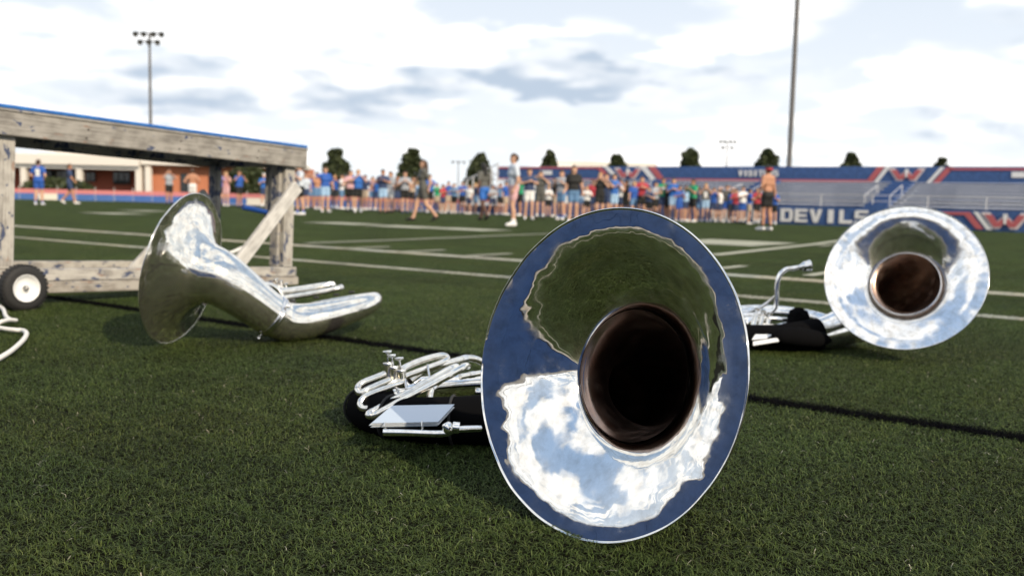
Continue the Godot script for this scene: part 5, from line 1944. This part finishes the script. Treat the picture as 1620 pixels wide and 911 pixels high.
		[937, 343, 282, "hip", -5, false, "fair", "brown", "red", "navy", "fair", "white", "person in red and navy over the front bell rim"],
		[980, 344, 281, "high", 85, false, "tan", "brown", "white", "navy", "fair", "white", "person in a white shirt and navy shorts beside the dark-haired one in black"],
		[1002, 345, 284, "walk", 10, true, "fair", "blond", "blue", "denim", "fair", "white", "blond person in a blue shirt and denim shorts beside the dark red T-shirt"],
		[1036, 346, 285, "set", 50, false, "fair", "brown", "grey", "black", "fair", "white", "person in a grey shirt and black shorts beside the green and white shirt"],
		[1056, 345, 288, "point", -40, false, "tan", "black", "black", "black", "fair", "white", "black-haired person in all black behind the blue T-shirt"],
		[1084, 347, 290, "high", 35, true, "fair", "brown", "sky", "navy", "fair", "white", "long-haired person in a sky blue shirt beside the bright green T-shirt"],
		[1104, 349, 293, "wide", -95, false, "fair", "brown", "navy", "denim", "fair", "white", "person in a navy shirt and denim shorts between the green and the dark print"],
		[1138, 349, 296, "hang", 45, true, "fair", "blond", "white", "navy", "fair", "white", "blond person in a white shirt and navy shorts beside the lifted hands"],
		[1157, 348, 297, "head", -30, false, "tan", "brown", "royal", "charcoal", "fair", "white", "person in a bright blue shirt and dark shorts beside the hands behind the head"],
		[1185, 350, 297, "set", 100, false, "tan", "black", "blue", "tan", "fair", "white", "black-haired person in a blue shirt and tan shorts beside the white T-shirt"],
	]
	var mat := StandardMaterial3D.new()
	mat.vertex_color_use_as_albedo = true
	mat.roughness = 0.75
	for q in list:
		var g: Array = body_arrays(skeleton(q[3], q[5], q[8], 1000 + int(q[0])))
		var where := ground_at(q[0], q[1] - 2.0)
		var depth := (where - EYE).dot(cam_fwd)
		var tall: float = (q[1] - q[2]) * depth / FOC
		# nobody is taller or smaller than people are: those nearer the size of a person step forward or back
		var fit := clampf(tall, 1.50, 1.86)
		if absf(fit - tall) > 0.001:
			depth *= lerpf(1.0, fit / tall, 0.75)
			var d := ray(q[0], q[1] - 2.0)
			where = EYE + d * depth
			where.y = crown(where.dot(ACROSS))
		# everyone stands on the turf before the wall and the bench
		var stop := 38.3 - 3.2 * fposmod(q[0] * 0.377, 1.0)
		if where.dot(ACROSS) > stop:
			where *= stop / where.dot(ACROSS)
			where.y = crown(stop)
			fit = clampf((q[1] - q[2]) * (where - EYE).dot(cam_fwd) / FOC, 1.40, 1.86)
		var tones := [skin[q[6]], hair[q[7]], skin[q[6]] if q[8] == "bare" else cl[q[8]], cl[q[9]], skin[q[6]] if q[10] == "fair" else cl[q[10]], cl[q[11]]]
		var colors := PackedColorArray()
		var v: PackedVector3Array = g[0]
		var printed: bool = q[0] == 61 or q[0] == 1115
		for i in v.size():
			var c: Color = tones[g[2][i]]
			if printed and g[2][i] == SHIRT and absf(v[i].x) < 0.08 and v[i].y > 1.1 and v[i].y < 1.35:
				c = cl["white"]
			if q[0] == 1212 and v[i].y > 1.57 and v[i].y < 1.63 and g[2][i] <= HAIR:
				c = hair["red"]
			if q[0] == 1048 and g[2][i] == SHIRT and v[i].y > 1.22 and v[i].y < 1.34:
				c = cl["white"]
			colors.append(c)
		var arr := []
		arr.resize(Mesh.ARRAY_MAX)
		arr[Mesh.ARRAY_VERTEX] = v
		arr[Mesh.ARRAY_NORMAL] = g[1]
		arr[Mesh.ARRAY_COLOR] = colors
		arr[Mesh.ARRAY_INDEX] = g[3]
		var m := ArrayMesh.new()
		m.add_surface_from_arrays(Mesh.PRIMITIVE_TRIANGLES, arr)
		var o := MeshInstance3D.new()
		o.name = numbered("person")
		o.mesh = m
		o.material_override = mat
		var turn := deg_to_rad(q[4]) + atan2(-where.x, -where.z)
		var k := fit / 1.705
		o.transform = Transform3D(Basis(Vector3.UP, turn).scaled(Vector3.ONE * k), where + Vector3.UP * 0.012)
		describe(o, q[12], "person", "band members practising on the field")
		add_child(o)
